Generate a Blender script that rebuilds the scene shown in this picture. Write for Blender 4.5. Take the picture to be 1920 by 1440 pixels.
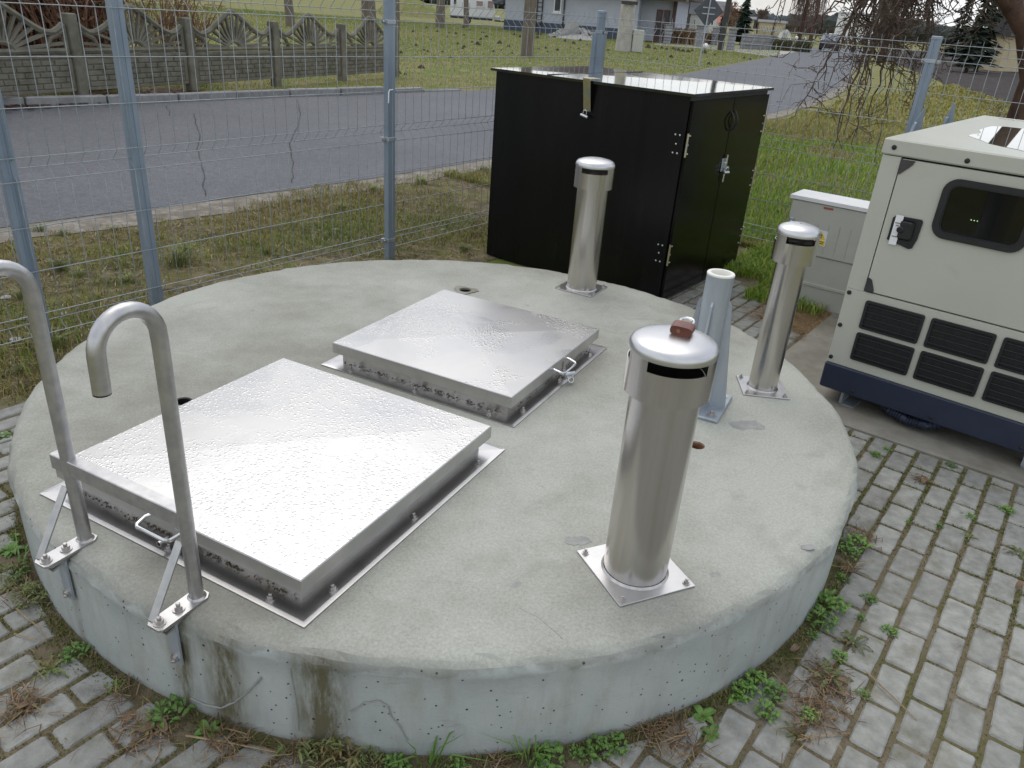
import bpy, math, random
import numpy as np
from mathutils import Vector, Matrix
random.seed(7); rng = np.random.default_rng(7)
sc = bpy.context.scene
for o in list(bpy.data.objects): bpy.data.objects.remove(o)
col = sc.collection
R = math.radians

# ------------------------------------------------------------------ camera
CAM_H = 1.6; FPX = 1438.9; PITCH = R(26.046); ROLL = R(4.392)
fw = Vector((0, math.cos(PITCH), -math.sin(PITCH))); rt0 = Vector((1, 0, 0)); up0 = rt0.cross(fw)
rt = math.cos(ROLL)*rt0 + math.sin(ROLL)*up0; up = -math.sin(ROLL)*rt0 + math.cos(ROLL)*up0
cd = bpy.data.cameras.new('camera'); cam = bpy.data.objects.new('camera', cd); col.objects.link(cam)
m = Matrix.Identity(4)
for i in range(3): m[i][0], m[i][1], m[i][2] = rt[i], up[i], -fw[i]
m[2][3] = CAM_H
cam.matrix_world = m
cd.sensor_width = 36; cd.lens = 36*FPX/1920; cd.clip_start = .05; cd.clip_end = 3000
sc.camera = cam
sc.render.resolution_x = 1024; sc.render.resolution_y = 768

# ------------------------------------------------------------------ sky, sun, exposure
SUN_AZ, SUN_EL = -17, 60
w = bpy.data.worlds.new('World'); sc.world = w; w.use_nodes = True
nt = w.node_tree; nt.nodes.clear()
out = nt.nodes.new('ShaderNodeOutputWorld'); bg = nt.nodes.new('ShaderNodeBackground')
sky = nt.nodes.new('ShaderNodeTexSky'); sky.sky_type = 'NISHITA'; sky.sun_disc = False
sky.sun_elevation = R(SUN_EL); sky.sun_rotation = R(SUN_AZ); sky.dust_density = 3.0; sky.air_density = 1.0; sky.ozone_density = 1.0
tc = nt.nodes.new('ShaderNodeTexCoord')
mp = nt.nodes.new('ShaderNodeMapping'); mp.inputs['Scale'].default_value = (1.0, 1.0, 2.2)
nz = nt.nodes.new('ShaderNodeTexNoise'); nz.inputs['Scale'].default_value = 2.6; nz.inputs['Detail'].default_value = 8; nz.inputs['Roughness'].default_value = .6
rp = nt.nodes.new('ShaderNodeValToRGB'); rp.color_ramp.elements[0].position = .36; rp.color_ramp.elements[1].position = .62
rp.color_ramp.elements[0].color = (.35, .35, .35, 1); rp.color_ramp.elements[1].color = (.97, .97, .97, 1)
mx = nt.nodes.new('ShaderNodeMix'); mx.data_type = 'RGBA'
nt.links.new(tc.outputs['Generated'], mp.inputs['Vector']); nt.links.new(mp.outputs[0], nz.inputs['Vector'])
nt.links.new(nz.outputs['Fac'], rp.inputs['Fac']); nt.links.new(rp.outputs['Color'], mx.inputs[0])
nt.links.new(sky.outputs['Color'], mx.inputs[6]); mx.inputs[7].default_value = (6.5, 6.65, 6.85, 1)
nt.links.new(mx.outputs[2], bg.inputs['Color']); bg.inputs['Strength'].default_value = .13
nt.links.new(bg.outputs[0], out.inputs[0])
sl = bpy.data.lights.new('sun', 'SUN'); sl.energy = .6; sl.angle = R(52); sl.color = (1, .97, .92)
so = bpy.data.objects.new('sun', sl); col.objects.link(so)
sd = Vector((math.sin(R(SUN_AZ))*math.cos(R(SUN_EL)), math.cos(R(SUN_AZ))*math.cos(R(SUN_EL)), math.sin(R(SUN_EL))))
so.rotation_euler = (-sd).to_track_quat('-Z', 'Y').to_euler()
sc.view_settings.view_transform = 'Standard'; sc.view_settings.look = 'None'; sc.view_settings.gamma = 1; sc.view_settings.exposure = .42
sc.render.engine = 'CYCLES'

# ------------------------------------------------------------------ coordinates
AZ = 35.5                                   # heading of the yard's long axis
EU = Vector((math.sin(R(AZ)), math.cos(R(AZ)))); EV = Vector((math.cos(R(AZ)), -math.sin(R(AZ))))
def Y(u, v, z=0): p = EU*u + EV*v; return Vector((p.x, p.y, z))
def uv(p): return (p[0]*EU.x + p[1]*EU.y, p[0]*EV.x + p[1]*EV.y)
def G(px, py, z=0):                          # where a sight line meets the level z
    d = (px-960)/FPX*rt - (py-720)/FPX*up + fw; t = (z-CAM_H)/d.z
    return Vector((d.x*t, d.y*t, z))
def B(px, py, dist, z=None):                 # point on a sight line at a ground distance
    d = (px-960)/FPX*rt - (py-720)/FPX*up + fw; t = dist/math.hypot(d.x, d.y)
    return Vector((d.x*t, d.y*t, CAM_H+d.z*t if z is None else z))

# ------------------------------------------------------------------ mesh helpers
class MB:
    def __init__(s): s.v = []; s.f = []
    def add(s, vs, fs, M=None):
        b = len(s.v)
        s.v += [tuple(M @ Vector(p)) if M is not None else tuple(p) for p in vs]
        s.f += [tuple(b+i for i in f) for f in fs]; return s
    def box(s, x0, x1, y0, y1, z0, z1, bev=0, M=None):
        if bev <= 0:
            vs = [(x, y, z) for z in (z0, z1) for y in (y0, y1) for x in (x0, x1)]
            return s.add(vs, [(0,2,3,1),(4,5,7,6),(0,1,5,4),(2,6,7,3),(0,4,6,2),(1,3,7,5)], M)
        b = bev; vs = []; fs = []
        def ring(x0, x1, y0, y1, z, c): return [(x0+c,y0,z),(x1-c,y0,z),(x1,y0+c,z),(x1,y1-c,z),(x1-c,y1,z),(x0+c,y1,z),(x0,y1-c,z),(x0,y0+c,z)]
        vs = ring(x0+b,x1-b,y0+b,y1-b,z0,b*.5)+ring(x0,x1,y0,y1,z0+b,b)+ring(x0,x1,y0,y1,z1-b,b)+ring(x0+b,x1-b,y0+b,y1-b,z1,b*.5)
        fs = [tuple(range(7,-1,-1)), tuple(range(24,32))]
        for k in range(3):
            for i in range(8): fs.append((k*8+i, k*8+(i+1)%8, k*8+8+(i+1)%8, k*8+8+i))
        return s.add(vs, fs, M)
    def lathe(s, prof, n=32, cap=True, M=None, a0=0, a1=2*math.pi):
        full = abs(a1-a0-2*math.pi) < 1e-6; k = n if full else n+1; vs = []; fs = []
        for r_, z in prof:
            for i in range(k):
                a = a0+(a1-a0)*i/n; vs.append((r_*math.cos(a), r_*math.sin(a), z))
        for j in range(len(prof)-1):
            for i in range(n): fs.append((j*k+i, j*k+(i+1)%k, (j+1)*k+(i+1)%k, (j+1)*k+i))
        if cap and full:
            fs.append(tuple(range(k-1,-1,-1))); fs.append(tuple((len(prof)-1)*k+i for i in range(k)))
        return s.add(vs, fs, M)
    def cyl(s, r_, z0, z1, n=16, M=None, c=0):
        return s.lathe([(r_-c,z0),(r_,z0+c),(r_,z1-c),(r_-c,z1)] if c else [(r_,z0),(r_,z1)], n, True, M)
    def tube(s, pts, rad, n=8, cap=True, M=None):
        pts = [Vector(p) for p in pts]; vs = []; fs = []; L = len(pts)
        rads = rad if isinstance(rad, (list, tuple)) else [rad]*L
        t = (pts[1]-pts[0]).normalized(); a = Vector((0,0,1)) if abs(t.z) < .9 else Vector((1,0,0)); nrm = t.cross(a).normalized()
        for i, p in enumerate(pts):
            tt = (pts[min(i+1,L-1)]-pts[max(i-1,0)]).normalized()
            nrm = (nrm-tt*nrm.dot(tt)); nrm = nrm.normalized() if nrm.length > 1e-6 else tt.orthogonal().normalized()
            bn = tt.cross(nrm)
            for k in range(n):
                an = 2*math.pi*k/n; vs.append(p+(nrm*math.cos(an)+bn*math.sin(an))*rads[i])
        for i in range(L-1):
            for k in range(n): fs.append((i*n+k, i*n+(k+1)%n, (i+1)*n+(k+1)%n, (i+1)*n+k))
        if cap: fs.append(tuple(range(n-1,-1,-1))); fs.append(tuple((L-1)*n+k for k in range(n)))
        return s.add(vs, fs, M)
    def prism(s, poly, z0, z1, M=None):      # polygon in xy pulled up in z (counter-clockwise)
        n = len(poly); vs = [(x,y,z0) for x,y in poly]+[(x,y,z1) for x,y in poly]
        fs = [tuple(range(n-1,-1,-1)), tuple(range(n,2*n))]+[(i,(i+1)%n,n+(i+1)%n,n+i) for i in range(n)]
        return s.add(vs, fs, M)
    def bar(s, a, b, wd, th, upv=(0,0,1), M=None):   # flat bar from a to b
        a, b = Vector(a), Vector(b); t = (b-a).normalized(); sd_ = t.cross(Vector(upv)).normalized(); u_ = sd_.cross(t)
        vs = [p+sd_*sx*wd/2+u_*sy*th/2 for p in (a,b) for sx,sy in ((-1,-1),(1,-1),(1,1),(-1,1))]
        return s.add(vs, [(3,2,1,0),(4,5,6,7)]+[(i,(i+1)%4,4+(i+1)%4,4+i) for i in range(4)], M)
    def mesh(s, name):
        me = bpy.data.meshes.new(name); me.from_pydata([tuple(p) for p in s.v], [], s.f); me.validate(); return me
    def build(s, name, mat, parent=None, smooth=False, ang=40):
        me = s.mesh(name); o = bpy.data.objects.new(name, me); col.objects.link(o)
        if mat: me.materials.append(mat)
        if smooth:
            me.shade_smooth()
            try: me.set_sharp_from_angle(angle=R(ang))
            except Exception: pass
        if parent: o.parent = parent
        return o
def tag(o, label=None, cat=None, group=None, kind=None):
    if label: o['label'] = label
    if cat: o['category'] = cat
    if group: o['group'] = group
    if kind: o['kind'] = kind
    return o
def empty(name, loc=(0,0,0), rz=0, label=None, cat=None, group=None):
    o = bpy.data.objects.new(name, None); col.objects.link(o); o.empty_display_size = .1
    o.location = loc; o.rotation_euler = (0,0,rz); return tag(o, label, cat, group)
def inst(src, parent=None, loc=None, rot=None, scl=None):
    c = src.copy(); col.objects.link(c)
    for k in list(c.keys()):
        pass
    c.parent = parent
    if loc is not None: c.location = loc
    if rot is not None: c.rotation_euler = rot
    if scl is not None: c.scale = scl
    return c
def copy_tree(o, parent=None):
    c = o.copy(); col.objects.link(c); c.parent = parent
    for ch in list(o.children): copy_tree(ch, c)
    return c
def T(x=0, y=0, z=0, rx=0, ry=0, rz=0):
    return Matrix.Translation((x,y,z)) @ Matrix.Rotation(rz,4,'Z') @ Matrix.Rotation(ry,4,'Y') @ Matrix.Rotation(rx,4,'X')
YZ = -R(AZ)

# ------------------------------------------------------------------ material helpers
def newmat(name):
    mt = bpy.data.materials.new(name); mt.use_nodes = True; n = mt.node_tree
    return mt, n, n.nodes['Principled BSDF']
class N:
    def __init__(s, nt): s.nt = nt
    def n(s, t, **k):
        x = s.nt.nodes.new(t)
        for a, b in k.items():
            if a in x.inputs: x.inputs[a].default_value = b
            else: setattr(x, a, b)
        return x
    def l(s, a, b): s.nt.links.new(a, b)
    def coord(s, which='Object', scale=(1,1,1), jitter=True):
        tcn = s.n('ShaderNodeTexCoord'); src = tcn.outputs[which]
        if jitter:
            oi = s.n('ShaderNodeObjectInfo'); mm = s.n('ShaderNodeMath', operation='MULTIPLY'); mm.inputs[1].default_value = 53.7; s.l(oi.outputs['Random'], mm.inputs[0])
            va = s.n('ShaderNodeVectorMath', operation='ADD'); s.l(src, va.inputs[0]); s.l(mm.outputs[0], va.inputs[1]); src = va.outputs[0]
        if scale != (1,1,1):
            mpn = s.n('ShaderNodeMapping'); mpn.inputs['Scale'].default_value = scale; s.l(src, mpn.inputs['Vector']); src = mpn.outputs[0]
        return src
    def noise(s, vec, scale, detail=5, rough=.55, dist=0):
        x = s.n('ShaderNodeTexNoise'); x.inputs['Scale'].default_value = scale; x.inputs['Detail'].default_value = detail; x.inputs['Roughness'].default_value = rough; x.inputs['Distortion'].default_value = dist
        s.l(vec, x.inputs['Vector']); return x.outputs['Fac']
    def vor(s, vec, scale, feat='F1', rnd=1):
        x = s.n('ShaderNodeTexVoronoi'); x.feature = feat; x.inputs['Scale'].default_value = scale; x.inputs['Randomness'].default_value = rnd; s.l(vec, x.inputs['Vector']); return x
    def ramp(s, fac, a, b, ca=(0,0,0,1), cb=(1,1,1,1)):
        x = s.n('ShaderNodeValToRGB'); e = x.color_ramp.elements; e[0].position = a; e[1].position = b
        e[0].color = ca if len(ca) == 4 else (*ca,1); e[1].color = cb if len(cb) == 4 else (*cb,1); s.l(fac, x.inputs['Fac']); return x.outputs['Color']
    def mix(s, fac, a, b, mode='MIX'):
        x = s.n('ShaderNodeMix'); x.data_type = 'RGBA'; x.blend_type = mode
        for i, vv in ((0,fac),(6,a),(7,b)):
            if hasattr(vv, 'is_output'): s.l(vv, x.inputs[i])
            elif i == 0: x.inputs[0].default_value = vv
            else: x.inputs[i].default_value = (*vv,1) if len(vv) == 3 else vv
        return x.outputs[2]
    def math(s, op, a, b=None, clamp=False):
        x = s.n('ShaderNodeMath', operation=op); x.use_clamp = clamp
        for i, vv in ((0,a),(1,b)):
            if vv is None: continue
            if hasattr(vv, 'is_output'): s.l(vv, x.inputs[i])
            else: x.inputs[i].default_value = vv
        return x.outputs[0]
    def bump(s, h, strength=.3, dist=.01, bs=None):
        x = s.n('ShaderNodeBump'); x.inputs['Strength'].default_value = strength; x.inputs['Distance'].default_value = dist; s.l(h, x.inputs['Height'])
        if bs is not None: s.l(bs, x.inputs['Normal'])
        return x.outputs[0]
def M(name, c1, c2=None, sc_=6, rough=.6, metal=0, bump=0, bsc=60, bdist=.004, rv=0, stretch=(1,1,1), rvar=.0, lo=.35, hi=.65, coat=0, dirt=None, dsc=3, dlo=.55, dhi=.75, spec=None):
    mt, t, P = newmat(name); q = N(t); v = q.coord('Object', stretch)
    P.inputs['Metallic'].default_value = metal
    if spec is not None: P.inputs['Specular IOR Level'].default_value = spec
    n1 = q.noise(v, sc_, 7, .6)
    c = q.mix(q.ramp(n1, lo, hi), c1, c2 if c2 else c1)
    if dirt: c = q.mix(q.ramp(q.noise(v, dsc, 8, .65), dlo, dhi), c, dirt)
    if rv:
        oi = q.n('ShaderNodeObjectInfo'); f = q.math('ADD', q.math('MULTIPLY', oi.outputs['Random'], 2*rv), 1-rv)
        cc = q.n('ShaderNodeCombineColor'); [q.l(f, cc.inputs[i]) for i in range(3)]
        c = q.mix(1.0, c, cc.outputs[0], 'MULTIPLY')
    q.l(c, P.inputs['Base Color'])
    if rvar: q.l(q.math('ADD', q.math('MULTIPLY', q.noise(v, sc_*1.7, 6), 2*rvar), rough-rvar), P.inputs['Roughness'])
    else: P.inputs['Roughness'].default_value = rough
    if coat: P.inputs['Coat Weight'].default_value = coat; P.inputs['Coat Roughness'].default_value = .08
    if bump: q.l(q.bump(q.noise(v, bsc, 6, .6), bump, bdist), P.inputs['Normal'])
    return mt
m_galv = M('galvanised', (.33,.37,.41), (.46,.50,.54), 14, .45, .55, .08, 90, rvar=.08, stretch=(1,1,.25))
m_galvp = M('galvanised_post', (.19,.245,.31), (.28,.335,.40), 9, .42, .35, .06, 60, rvar=.08, stretch=(1,1,.2))
m_wire = M('galvanised_wire', (.255,.29,.31), (.36,.39,.405), 30, .5, .25)
m_steel = M('stainless_tube', (.54,.52,.49), (.60,.58,.555), 5, .24, 1, .012, 120, .002, rvar=.04, stretch=(5,5,.12), dirt=(.46,.42,.37), dsc=4, dlo=.5, dhi=.8)
m_steelf = M('stainless_sheet', (.50,.50,.50), (.62,.61,.60), 7, .30, 1, .04, 120, .002, rvar=.06, dirt=(.36,.34,.31), dsc=4, dlo=.55, dhi=.8)
m_rail = M('stainless_rail', (.44,.44,.45), (.56,.55,.54), 30, .38, 1, .06, 200, .001, rvar=.06)
m_bolt = M('bolt_steel', (.45,.43,.42), (.6,.58,.55), 60, .35, 1)
m_blackply = M('black_film_plywood', (.0035,.0036,.004), (.006,.006,.006), 5, .26, 0, .05, 40, .002, rvar=.05, spec=.28, dirt=(.016,.016,.017), dsc=9, dlo=.60, dhi=.9, stretch=(2.2,2.2,.16))
m_blackdoor = M('black_film_door', (.004,.004,.004), (.007,.006,.006), 5, .14, 0, .03, 6, .004, spec=.2)
m_blacklid = M('wet_black_lid', (.006,.006,.0065), (.012,.012,.012), 4, .07, 0, .06, 3, .004, coat=1)
m_zinc = M('zinc_yellow', (.55,.47,.22), (.62,.58,.40), 30, .35, .9, dirt=(.35,.45,.5), dsc=18, dlo=.5, dhi=.7)
m_zincw = M('zinc_white', (.55,.60,.66), (.7,.74,.78), 30, .3, .9)
m_chrome = M('shackle_steel', (.6,.6,.6), (.75,.75,.75), 30, .2, 1)
m_gen = M('generator_paint', (.455,.46,.39), (.485,.49,.42), 3, .38, 0, .02, 220, .001, dirt=(.36,.37,.32), dsc=6, dlo=.6, dhi=.9)
m_genskid = M('dark_blue_paint', (.016,.024,.048), (.022,.031,.058), 8, .42, 0, .03, 200, .001, dirt=(.06,.06,.06), dsc=30, dlo=.7, dhi=.85)
m_plastic = M('black_plastic', (.010,.010,.012), (.016,.016,.018), 20, .4, 0, .05, 300, .001)
m_rubber = M('black_rubber', (.008,.008,.009), (.014,.014,.014), 20, .55)
m_mesh = M('grille_mesh', (.005,.005,.005), (.012,.012,.012), 60, .6)
m_cab = M('cabinet_grey', (.455,.462,.41), (.495,.50,.45), 5, .5, 0, .04, 200, .001, dirt=(.36,.37,.33), dsc=6, dlo=.6, dhi=.85)
m_white = M('white_paint', (.74,.75,.76), (.8,.8,.8), 8, .45)
m_liner = M('white_liner', (.78,.77,.70), (.82,.81,.75), 20, .45)
m_brass = M('brown_lock_body', (.12,.038,.024), (.17,.055,.033), 20, .32, .2)
m_rust = M('rusty_metal', (.16,.07,.03), (.3,.15,.07), 60, .8)
m_yellow = M('warning_yellow', (.80,.58,.03), (.84,.62,.05), 8, .5)
m_red = M('red_print', (.32,.07,.05), (.4,.1,.08), 8, .5)
m_black = M('black_print', (.01,.01,.01), None, 8, .9, spec=.1)
m_paver = M('paver_concrete', (.215,.217,.200), (.320,.322,.298), 22, .8, 0, .7, 150, .004, rv=.13, dirt=(.14,.135,.085), dsc=10, dlo=.52, dhi=.78)
m_kerb = M('kerb_concrete', (.19,.19,.19), (.27,.27,.265), 9, .85, 0, .3, 80, rv=.1)
m_pad = M('pad_concrete', (.19,.18,.15), (.29,.275,.235), 6, .85, 0, .4, 60, .004, dirt=(.17,.15,.10), dsc=4, dlo=.5, dhi=.8)
m_fconc = M('old_fence_concrete', (.125,.117,.092), (.20,.188,.15), 5, .9, 0, .4, 50, dirt=(.06,.065,.035), dsc=3, dlo=.5, dhi=.8)
m_bark = M('bark_brown', (.055,.028,.018), (.10,.055,.035), 12, .85, 0, .6, 40, .01)
m_twig = M('twig_brown', (.045,.028,.020), (.12,.082,.058), 8, .8)
m_wood = M('weathered_wood', (.12,.10,.08), (.2,.17,.135), 6, .85, 0, .4, 50, stretch=(4,4,.3))
m_polec = M('pole_concrete', (.36,.34,.31), (.5,.48,.44), 3, .85, 0, .2, 30, dirt=(.2,.18,.15), dsc=6)
m_dark = M('dark_steel', (.03,.028,.03), (.055,.05,.05), 10, .6)
m_soil = M('mole_soil', (.045,.032,.022), (.085,.06,.042), 20, .95, 0, .8, 30, .03)
m_leafdead = M('dead_leaf', (.12,.075,.045), (.20,.13,.075), 30, .7)
m_straw = M('dry_straw', (.25,.17,.09), (.36,.27,.15), 30, .8)

# ------------------------------------------------------------------ special materials
def mat_lid(name, drops=(.40,.52), seed=0):
    mt, t, P = newmat(name); q = N(t); v = q.coord('Object', jitter=False)
    off = q.n('ShaderNodeVectorMath', operation='ADD'); q.l(v, off.inputs[0]); off.inputs[1].default_value = (seed*3.1, seed*1.7, 0); v2 = off.outputs[0]
    P.inputs['Metallic'].default_value = 1
    big = q.noise(v2, 3.2, 6, .6, .4)
    q.l(q.mix(q.ramp(big, .4, .7), (.60,.59,.57), (.53,.53,.525)), P.inputs['Base Color'])
    warp = q.n('ShaderNodeVectorMath', operation='ADD'); nn = q.n('ShaderNodeTexNoise'); nn.inputs['Scale'].default_value = 60; q.l(v2, nn.inputs['Vector'])
    sc_ = q.n('ShaderNodeVectorMath', operation='SCALE'); q.l(nn.outputs['Color'], sc_.inputs[0]); sc_.inputs['Scale'].default_value = .012; q.l(v2, warp.inputs[0]); q.l(sc_.outputs[0], warp.inputs[1])
    h = None
    for s_, rr in ((88,.42),(150,.36)):
        vo = q.vor(warp.outputs[0], s_); keep = q.ramp(vo.outputs['Color'], .30, .34)
        d = q.math('SUBTRACT', 1.0, q.math('DIVIDE', vo.outputs['Distance'], rr), True)
        d = q.math('POWER', d, .55); d = q.math('MULTIPLY', d, keep)
        h = d if h is None else q.math('MAXIMUM', h, q.math('MULTIPLY', d, .55))
    mask = q.ramp(q.noise(v2, 4.5, 3, .5), drops[0], drops[1])
    h = q.math('MULTIPLY', h, mask)
    film = q.ramp(q.noise(v2, 2.2, 5, .55, .8), .52, .60)
    q.l(q.math('SUBTRACT', q.math('SUBTRACT', .31, q.math('MULTIPLY', film, .07)), q.math('MULTIPLY', h, .12)), P.inputs['Roughness'])
    b0 = q.bump(q.noise(v2, 1.6, 2), .06, .02)
    q.l(q.bump(h, .36, .0026, b0), P.inputs['Normal'])
    return mt
m_lid1 = mat_lid('wet_stainless_lid_front', (.36,.50), 0); m_lid2 = mat_lid('wet_stainless_lid_rear', (.48,.56), 2)

def mat_slab():
    mt, t, P = newmat('slab_concrete'); q = N(t); v = q.coord('Object', jitter=False)
    geo = q.n('ShaderNodeNewGeometry'); sx = q.n('ShaderNodeSeparateXYZ'); q.l(geo.outputs['True Normal'], sx.inputs[0])
    top = q.ramp(sx.outputs['Z'], .55, .9)
    ps = q.n('ShaderNodeSeparateXYZ'); q.l(v, ps.inputs[0])
    a = q.mix(q.ramp(q.noise(v, 1.3, 8, .66), .36, .62), (.272,.269,.233), (.432,.441,.393))
    a = q.mix(q.ramp(q.noise(v, 125, 5, .8), .38, .62), q.mix(1, a, (.81,.808,.80), 'MULTIPLY'), q.mix(1, a, (1.06,1.06,1.055), 'MULTIPLY'))
    a = q.mix(q.math('MULTIPLY', q.ramp(q.noise(v, 5, 8, .68, .6), .55, .72), .55), a, (.265,.26,.225))
    a = q.mix(q.math('MULTIPLY', q.ramp(q.noise(v, 13, 5, .6), .66, .72), .6), a, (.25,.25,.25))
    pit = q.vor(v, 55); a = q.mix(q.math('MULTIPLY', q.ramp(pit.outputs['Distance'], .05, .075, (1,1,1,1), (0,0,0,1)), q.ramp(pit.outputs['Color'], .80, .82)), a, (.05,.05,.045))
    th = q.math('ARCTAN2', ps.outputs['Y'], ps.outputs['X'])
    sidev = q.n('ShaderNodeCombineXYZ'); q.l(q.math('MULTIPLY', th, 14), sidev.inputs[0]); q.l(q.math('MULTIPLY', ps.outputs['Z'], 2.2), sidev.inputs[1])
    b = q.mix(q.ramp(q.noise(v, 4, 7, .6), .35, .65), (.34,.37,.36), (.44,.465,.44))
    st = q.ramp(q.noise(sidev.outputs[0], 1.3, 8, .65), .50, .72)
    b = q.mix(q.math('MULTIPLY', st, .5), b, (.25,.245,.185))
    # algae stains with places of their own (below the ladder foot, along the run-off by the front hatch)
    stain = None
    for t0, wd, amt in STAINS:
        d = q.math('SUBTRACT', 1.0, q.math('DIVIDE', q.math('ABSOLUTE', q.math('SUBTRACT', th, t0)), wd), True)
        d = q.math('MULTIPLY', d, amt); stain = d if stain is None else q.math('MAXIMUM', stain, d)
    sn = q.math('MULTIPLY', q.ramp(q.noise(sidev.outputs[0], 3.5, 8, .7), .30, .62), stain)
    b = q.mix(q.math('MINIMUM', sn, .9), b, (.095,.082,.033))
    lipn = q.math('ADD', ps.outputs['Z'], q.math('MULTIPLY', q.noise(v, 9, 5, .6), .10))
    b = q.mix(q.math('MULTIPLY', q.ramp(lipn, .318, .332), .5), b, (.16,.155,.125))
    pit2 = q.vor(v, 46); b = q.mix(q.math('MULTIPLY', q.ramp(pit2.outputs['Distance'], .10, .15, (1,1,1,1), (0,0,0,1)), q.ramp(pit2.outputs['Color'], .45, .47)), b, (.05,.05,.05))
    pit3 = q.vor(v, 17); b = q.mix(q.math('MULTIPLY', q.ramp(pit3.outputs['Distance'], .05, .075, (1,1,1,1), (0,0,0,1)), q.ramp(pit3.outputs['Color'], .6, .62)), b, (.03,.03,.03))
    scr = q.noise(q.coord('Object', (3,3,22), False), 3, 6, .7); b = q.mix(q.math('MULTIPLY', q.ramp(scr, .62, .70), .4), b, (.2,.21,.22))
    rr = q.math('SQRT', q.math('ADD', q.math('MULTIPLY', ps.outputs['X'], ps.outputs['X']), q.math('MULTIPLY', ps.outputs['Y'], ps.outputs['Y'])))
    lip = q.math('MULTIPLY', q.ramp(q.math('ADD', rr, q.math('MULTIPLY', q.noise(v, 18, 6, .7), .03)), 1.474, 1.480), q.ramp(q.math('ADD', ps.outputs['Z'], q.math('MULTIPLY', q.noise(v, 12, 6, .7), .03)), .266, .274))
    lc = q.mix(q.ramp(q.noise(v, 70, 6, .75), .38, .62), (.24,.25,.255), (.50,.51,.50))
    c = q.mix(top, b, a); c = q.mix(q.math('MULTIPLY', lip, .85), c, lc)
    q.l(c, P.inputs['Base Color']); P.inputs['Roughness'].default_value = .85; P.inputs['Specular IOR Level'].default_value = .3
    hb = q.math('ADD', q.noise(v, 150, 4, .75), q.math('MULTIPLY', lip, q.math('MULTIPLY', q.noise(v, 45, 6, .75), 5)))
    q.l(q.bump(hb, .5, .003, q.bump(q.noise(v, 14, 6), .25, .006)), P.inputs['Normal'])
    return mt
CX, CY, SR, ST = -.232, 2.715, 1.490, .305
def sang(px, py, z): p = G(px, py, z); return math.atan2(p.y-CY, p.x-CX)
STAINS = [(sang(335,1260,.15), .035, 1.2), (sang(415,1240,.22), .05, 1.3), (sang(605,1330,.13), .060, 1.5), (sang(135,1130,.15), .02, .6), (sang(1065,1330,.13), .02, .35), (sang(30,960,.2), .07, .5)]
m_slab = mat_slab()

def mat_ground(name, cols, scales, bump=.6, bsc=25, bd=.03, rough=.95):
    mt, t, P = newmat(name); q = N(t); v = q.coord('Object', jitter=False); c = None
    for i, (cc, s_) in enumerate(zip(cols, scales)):
        if c is None: c = q.mix(0, cc, cc)
        else: c = q.mix(q.ramp(q.noise(v, s_, 8, .65, .3), .45, .60), c, cc)
    q.l(c, P.inputs['Base Color']); P.inputs['Roughness'].default_value = rough; P.inputs['Specular IOR Level'].default_value = .2
    q.l(q.bump(q.noise(v, bsc, 7, .65), bump, bd), P.inputs['Normal']); return mt
m_meadow = mat_ground('meadow_turf', [(.15,.165,.045),(.21,.185,.075),(.13,.175,.035),(.23,.20,.095)], [1,.22,.6,1.7], .8, 9, .06)
m_verge = mat_ground('mossy_soil', [(.105,.085,.045),(.14,.14,.038),(.08,.066,.038),(.18,.15,.09)], [1,1.3,3.5,9], .9, 45, .02)
m_sand = mat_ground('roadside_sand', [(.25,.225,.19),(.16,.14,.11),(.31,.285,.25),(.20,.18,.15)], [1,2.2,6,18], .9, 40, .02)
m_jointsoil = mat_ground('joint_soil', [(.15,.125,.08),(.12,.115,.05),(.19,.16,.11)], [1,3,9], .8, 90, .01)
m_field = mat_ground('ploughed_soil', [(.050,.043,.042),(.036,.031,.031),(.070,.060,.055)], [1,.8,2.4], 1, 4, .15)
m_drive = mat_ground('driveway_concrete', [(.40,.385,.36),(.34,.33,.31)], [1,.4], .2, 10, .01)
def mat_asphalt():
    mt, t, P = newmat('asphalt'); q = N(t); v = q.coord('Object', jitter=False)
    c = q.mix(q.ramp(q.noise(v, .5, 6, .6), .35, .65), (.088,.094,.107), (.120,.126,.139))
    c = q.mix(q.math('MULTIPLY', q.ramp(q.noise(q.coord('Object', (1,2.2,1), False), 6, 7, .7), .45, .65), .5), c, (.058,.063,.076))
    c = q.mix(q.math('MULTIPLY', q.ramp(q.noise(v, 24, 5, .8), .46, .60), .55), c, (.05,.053,.06))
    c = q.mix(q.ramp(q.noise(v, 60, 4, .75), .4, .62), q.mix(1, c, (.72,.72,.73), 'MULTIPLY'), q.mix(1, c, (1.25,1.25,1.24), 'MULTIPLY'))
    q.l(c, P.inputs['Base Color']); P.inputs['Roughness'].default_value = .75
    q.l(q.bump(q.noise(v, 120, 3, .7), .5, .006), P.inputs['Normal']); return mt
m_asph = mat_asphalt(); m_crack = M('crack_dark', (.045,.047,.053), (.06,.062,.068), 8, .95, spec=.1)
def mat_blade(name, ramp, trans=.25):
    mt, t, P = newmat(name); q = N(t); at = q.n('ShaderNodeAttribute'); at.attribute_name = 'rnd'
    x = q.n('ShaderNodeValToRGB'); e = x.color_ramp.elements
    while len(e) < len(ramp): e.new(.5)
    for el, (p_, c_) in zip(e, ramp): el.position = p_; el.color = (*c_, 1)
    q.l(at.outputs['Fac'], x.inputs['Fac']); q.l(x.outputs['Color'], P.inputs['Base Color'])
    P.inputs['Roughness'].default_value = .6; P.inputs['Specular IOR Level'].default_value = .25
    return mt
STRAW = (.27,.21,.10); OLIVE = (.10,.095,.025); BROWN = (.10,.065,.03)
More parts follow.
